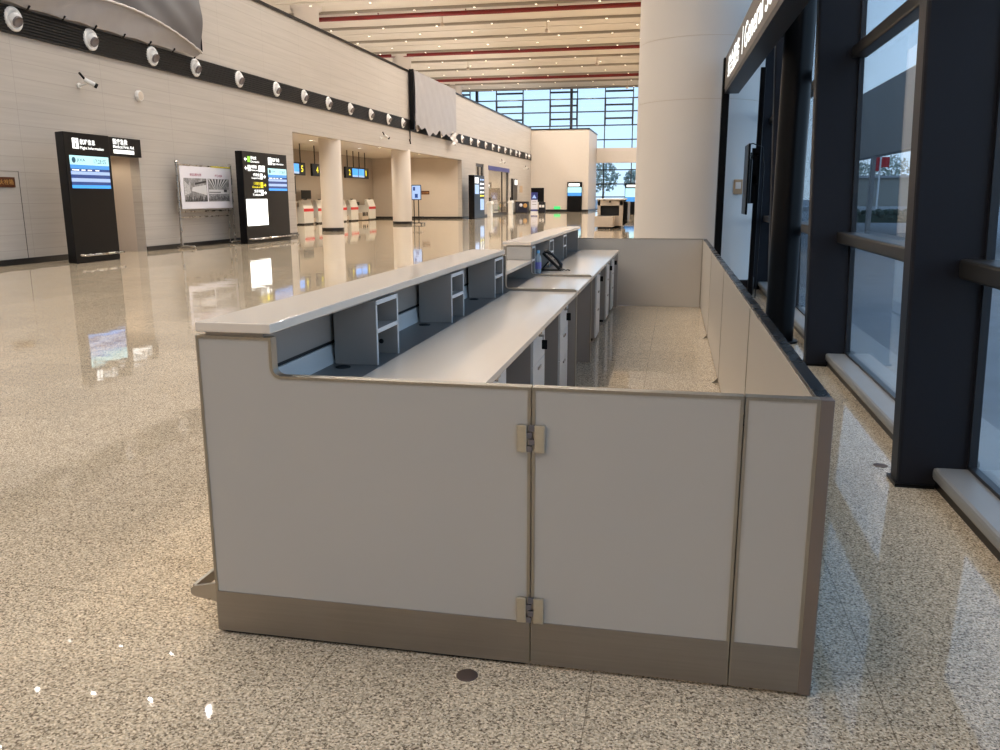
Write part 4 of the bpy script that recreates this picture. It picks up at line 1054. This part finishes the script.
t = thing('flag_pole', (18.9, 90, 0), 'white street pole with two red banners seen under the canopy', 'flag')
MB().tube([(19.4, 90, -.12), (19.42, 90, 5.5)], .09, 10).build('pole', 'nozzle', t)
for a, b, z0, z1 in ((18.75, 19.35, 3.95, 5.3), (19.5, 20.25, 4.3, 5.3)):
    fm = MB(); vs = []
    for i in range(9):
        for j in range(2): vs.append((a + (b - a) * i / 8, 90 + .06 * math.sin(i * 1.1), z0 if j == 0 else z1))
    fm.add(vs, [(i * 2, i * 2 + 2, i * 2 + 3, i * 2 + 1) for i in range(8)]).build('banner', 'flag', t)
t = thing('boundary_wall', (30, 128, 0), 'grey beige building far across the road under the canopy', 'building')
MB().box(20, 70, 126, 130, -.12, 4.0).build('wall', 'farwall', t)
MB().box(19.6, 70.4, 125.6, 130.4, 4.0, 4.3).build('roof', 'concrete', t)
for k in range(9): MB().box(21 + 5 * k, 21.9 + 5 * k, 125.95, 126, 1.4, 2.6).build('window', 'sill', t)
def tree(x, y, hgt, r, l):
    t = thing('broadleaf_tree', (x, y, -.12), l, 'tree', 'trees outside the glass')
    MB().tube([(x, y, -.12), (x + .1, y, hgt * .4), (x, y + .1, hgt * .75)], [.18, .14, .06], 8).build('trunk', 'bark', t)
    c = MB(); rn = random.Random(int(x * 7 + y))
    for i in range(420):
        u = Vector((rn.gauss(0, 1), rn.gauss(0, 1), rn.gauss(0, 1))).normalized() * r * (.55 + .45 * rn.random())
        p = Vector((x, y, hgt * .68)) + Vector((u.x, u.y, u.z * hgt * .36 / r)); s = .16 + .2 * rn.random()
        e1 = Vector((rn.gauss(0, 1), rn.gauss(0, 1), rn.gauss(0, 1))).normalized() * s; e2 = e1.orthogonal().normalized() * s * .7
        c.add([p - e1, p + e2, p + e1, p - e2], [(0, 1, 2, 3)])
    c.build('crown', 'leaf_far', t)
tree(-10.2, 118, 6.2, 2.3, 'green tree outside the far glazing behind the scanner')
tree(-6.2, 124, 5.2, 1.6, 'thin tree outside the far glazing beside the thick column')
for i, (x, y, hh) in enumerate(((26, 134, 6.5), (31, 136, 7.2), (37, 133, 6.8), (43, 137, 7.6))):
    tree(x, y, hh, 2.6, 'tree showing above the far building under the canopy, %s from the flag pole' % ordn[i])

# ------------------------------------------------------------------ light
wld = bpy.data.worlds.new('sky'); SC.world = wld; wld.use_nodes = True
nt = wld.node_tree; nt.nodes.clear()
o = nt.nodes.new('ShaderNodeOutputWorld'); bg = nt.nodes.new('ShaderNodeBackground'); nt.links.new(bg.outputs[0], o.inputs[0])
tc = nt.nodes.new('ShaderNodeTexCoord'); sp = nt.nodes.new('ShaderNodeSeparateXYZ'); nt.links.new(tc.outputs['Generated'], sp.inputs[0])
rp = nt.nodes.new('ShaderNodeValToRGB'); nt.links.new(sp.outputs[2], rp.inputs[0])
rp.color_ramp.elements[0].position = 0.0; rp.color_ramp.elements[0].color = (.52, .70, .89, 1)
rp.color_ramp.elements[1].position = .5; rp.color_ramp.elements[1].color = (.30, .50, .80, 1)
nt.links.new(rp.outputs[0], bg.inputs[0]); bg.inputs[1].default_value = 1.35

def spot(x, y, z, power, col=(1, .95, .885), size=2.75, r=.09):
    l = bpy.data.lights.new('ceiling_lamp', 'SPOT'); l.energy = power; l.color = col; l.spot_size = size; l.spot_blend = .5; l.shadow_soft_size = r
    o = bpy.data.objects.new('ceiling_lamp', l); o.location = (x, y, z); COL.objects.link(o)
SP = 325
for i in range(21):
    for j in range(4):
        if 2 <= i <= 6: continue
        spot(-2.3 - 3.8 * j - (1.9 if i % 2 else 0), -6.3 + 5.1 * i, CZ - .45, SP * (1.65 if i > 9 else 1))
for i in range(11):                                 # the strips right above the counter carry the lamps twice as close
    for j in range(10): spot(-3.2 - 1.9 * j - (.95 if i % 2 else 0), 3.9 + 2.55 * i, CZ - .45, SP / 4 * 1.2, size=2.25, r=.06)
for y in range(-4, 36, 10):  # unseen lamps added to brighten the ceiling beyond the left wall
    for x in (-27, -36): spot(x, y, CZ - .45, 1100)
for y in range(36, 97, 10):
    for x in (-19, -28): spot(x, y, CZ - .45, 900)
for y in (29, 33.5, 38, 42.5, 47, 51.5, 56): spot(-18.2, y, 4.24, 330, (1, .86, .66), 2.8, .1)
for y in (65, 70, 75): spot(-17.2, y, 4.2, 330, (1, .78, .52), 2.7, .1)
spot(-15.9, 21.1, 2.85, 30, (1, .82, .60), 2.6, .08)

# ------------------------------------------------------------------ camera
F, PITCH, ROLL, YAW = 827.8, .2121, .0022, -.2072
cam = bpy.data.cameras.new('camera'); co = bpy.data.objects.new('camera', cam); COL.objects.link(co)
cam.sensor_width = 36; cam.lens = F / 1000 * 36; cam.clip_end = 1000; cam.clip_start = .05
fwd = Vector((math.cos(PITCH) * math.sin(YAW), math.cos(PITCH) * math.cos(YAW), -math.sin(PITCH)))
rt = Vector((math.cos(YAW), -math.sin(YAW), 0)); up = rt.cross(fwd)
r2 = rt * math.cos(ROLL) - up * math.sin(ROLL)
u2 = rt * math.sin(ROLL) + up * math.cos(ROLL)
co.matrix_world = Matrix(((r2.x, u2.x, -fwd.x, 0), (r2.y, u2.y, -fwd.y, 0), (r2.z, u2.z, -fwd.z, 1.55), (0, 0, 0, 1)))
SC.camera = co
vs_ = SC.view_settings; SC.display_settings.display_device = 'sRGB'
vs_.view_transform = 'Standard'; vs_.look = 'None'; vs_.gamma = 1; vs_.use_curve_mapping = False; vs_.exposure = 0.35
SC.cycles.use_denoising = True
SC.cycles.max_bounces = 10; SC.cycles.diffuse_bounces = 5; SC.cycles.transparent_max_bounces = 16
SC.cycles.sample_clamp_indirect = 4
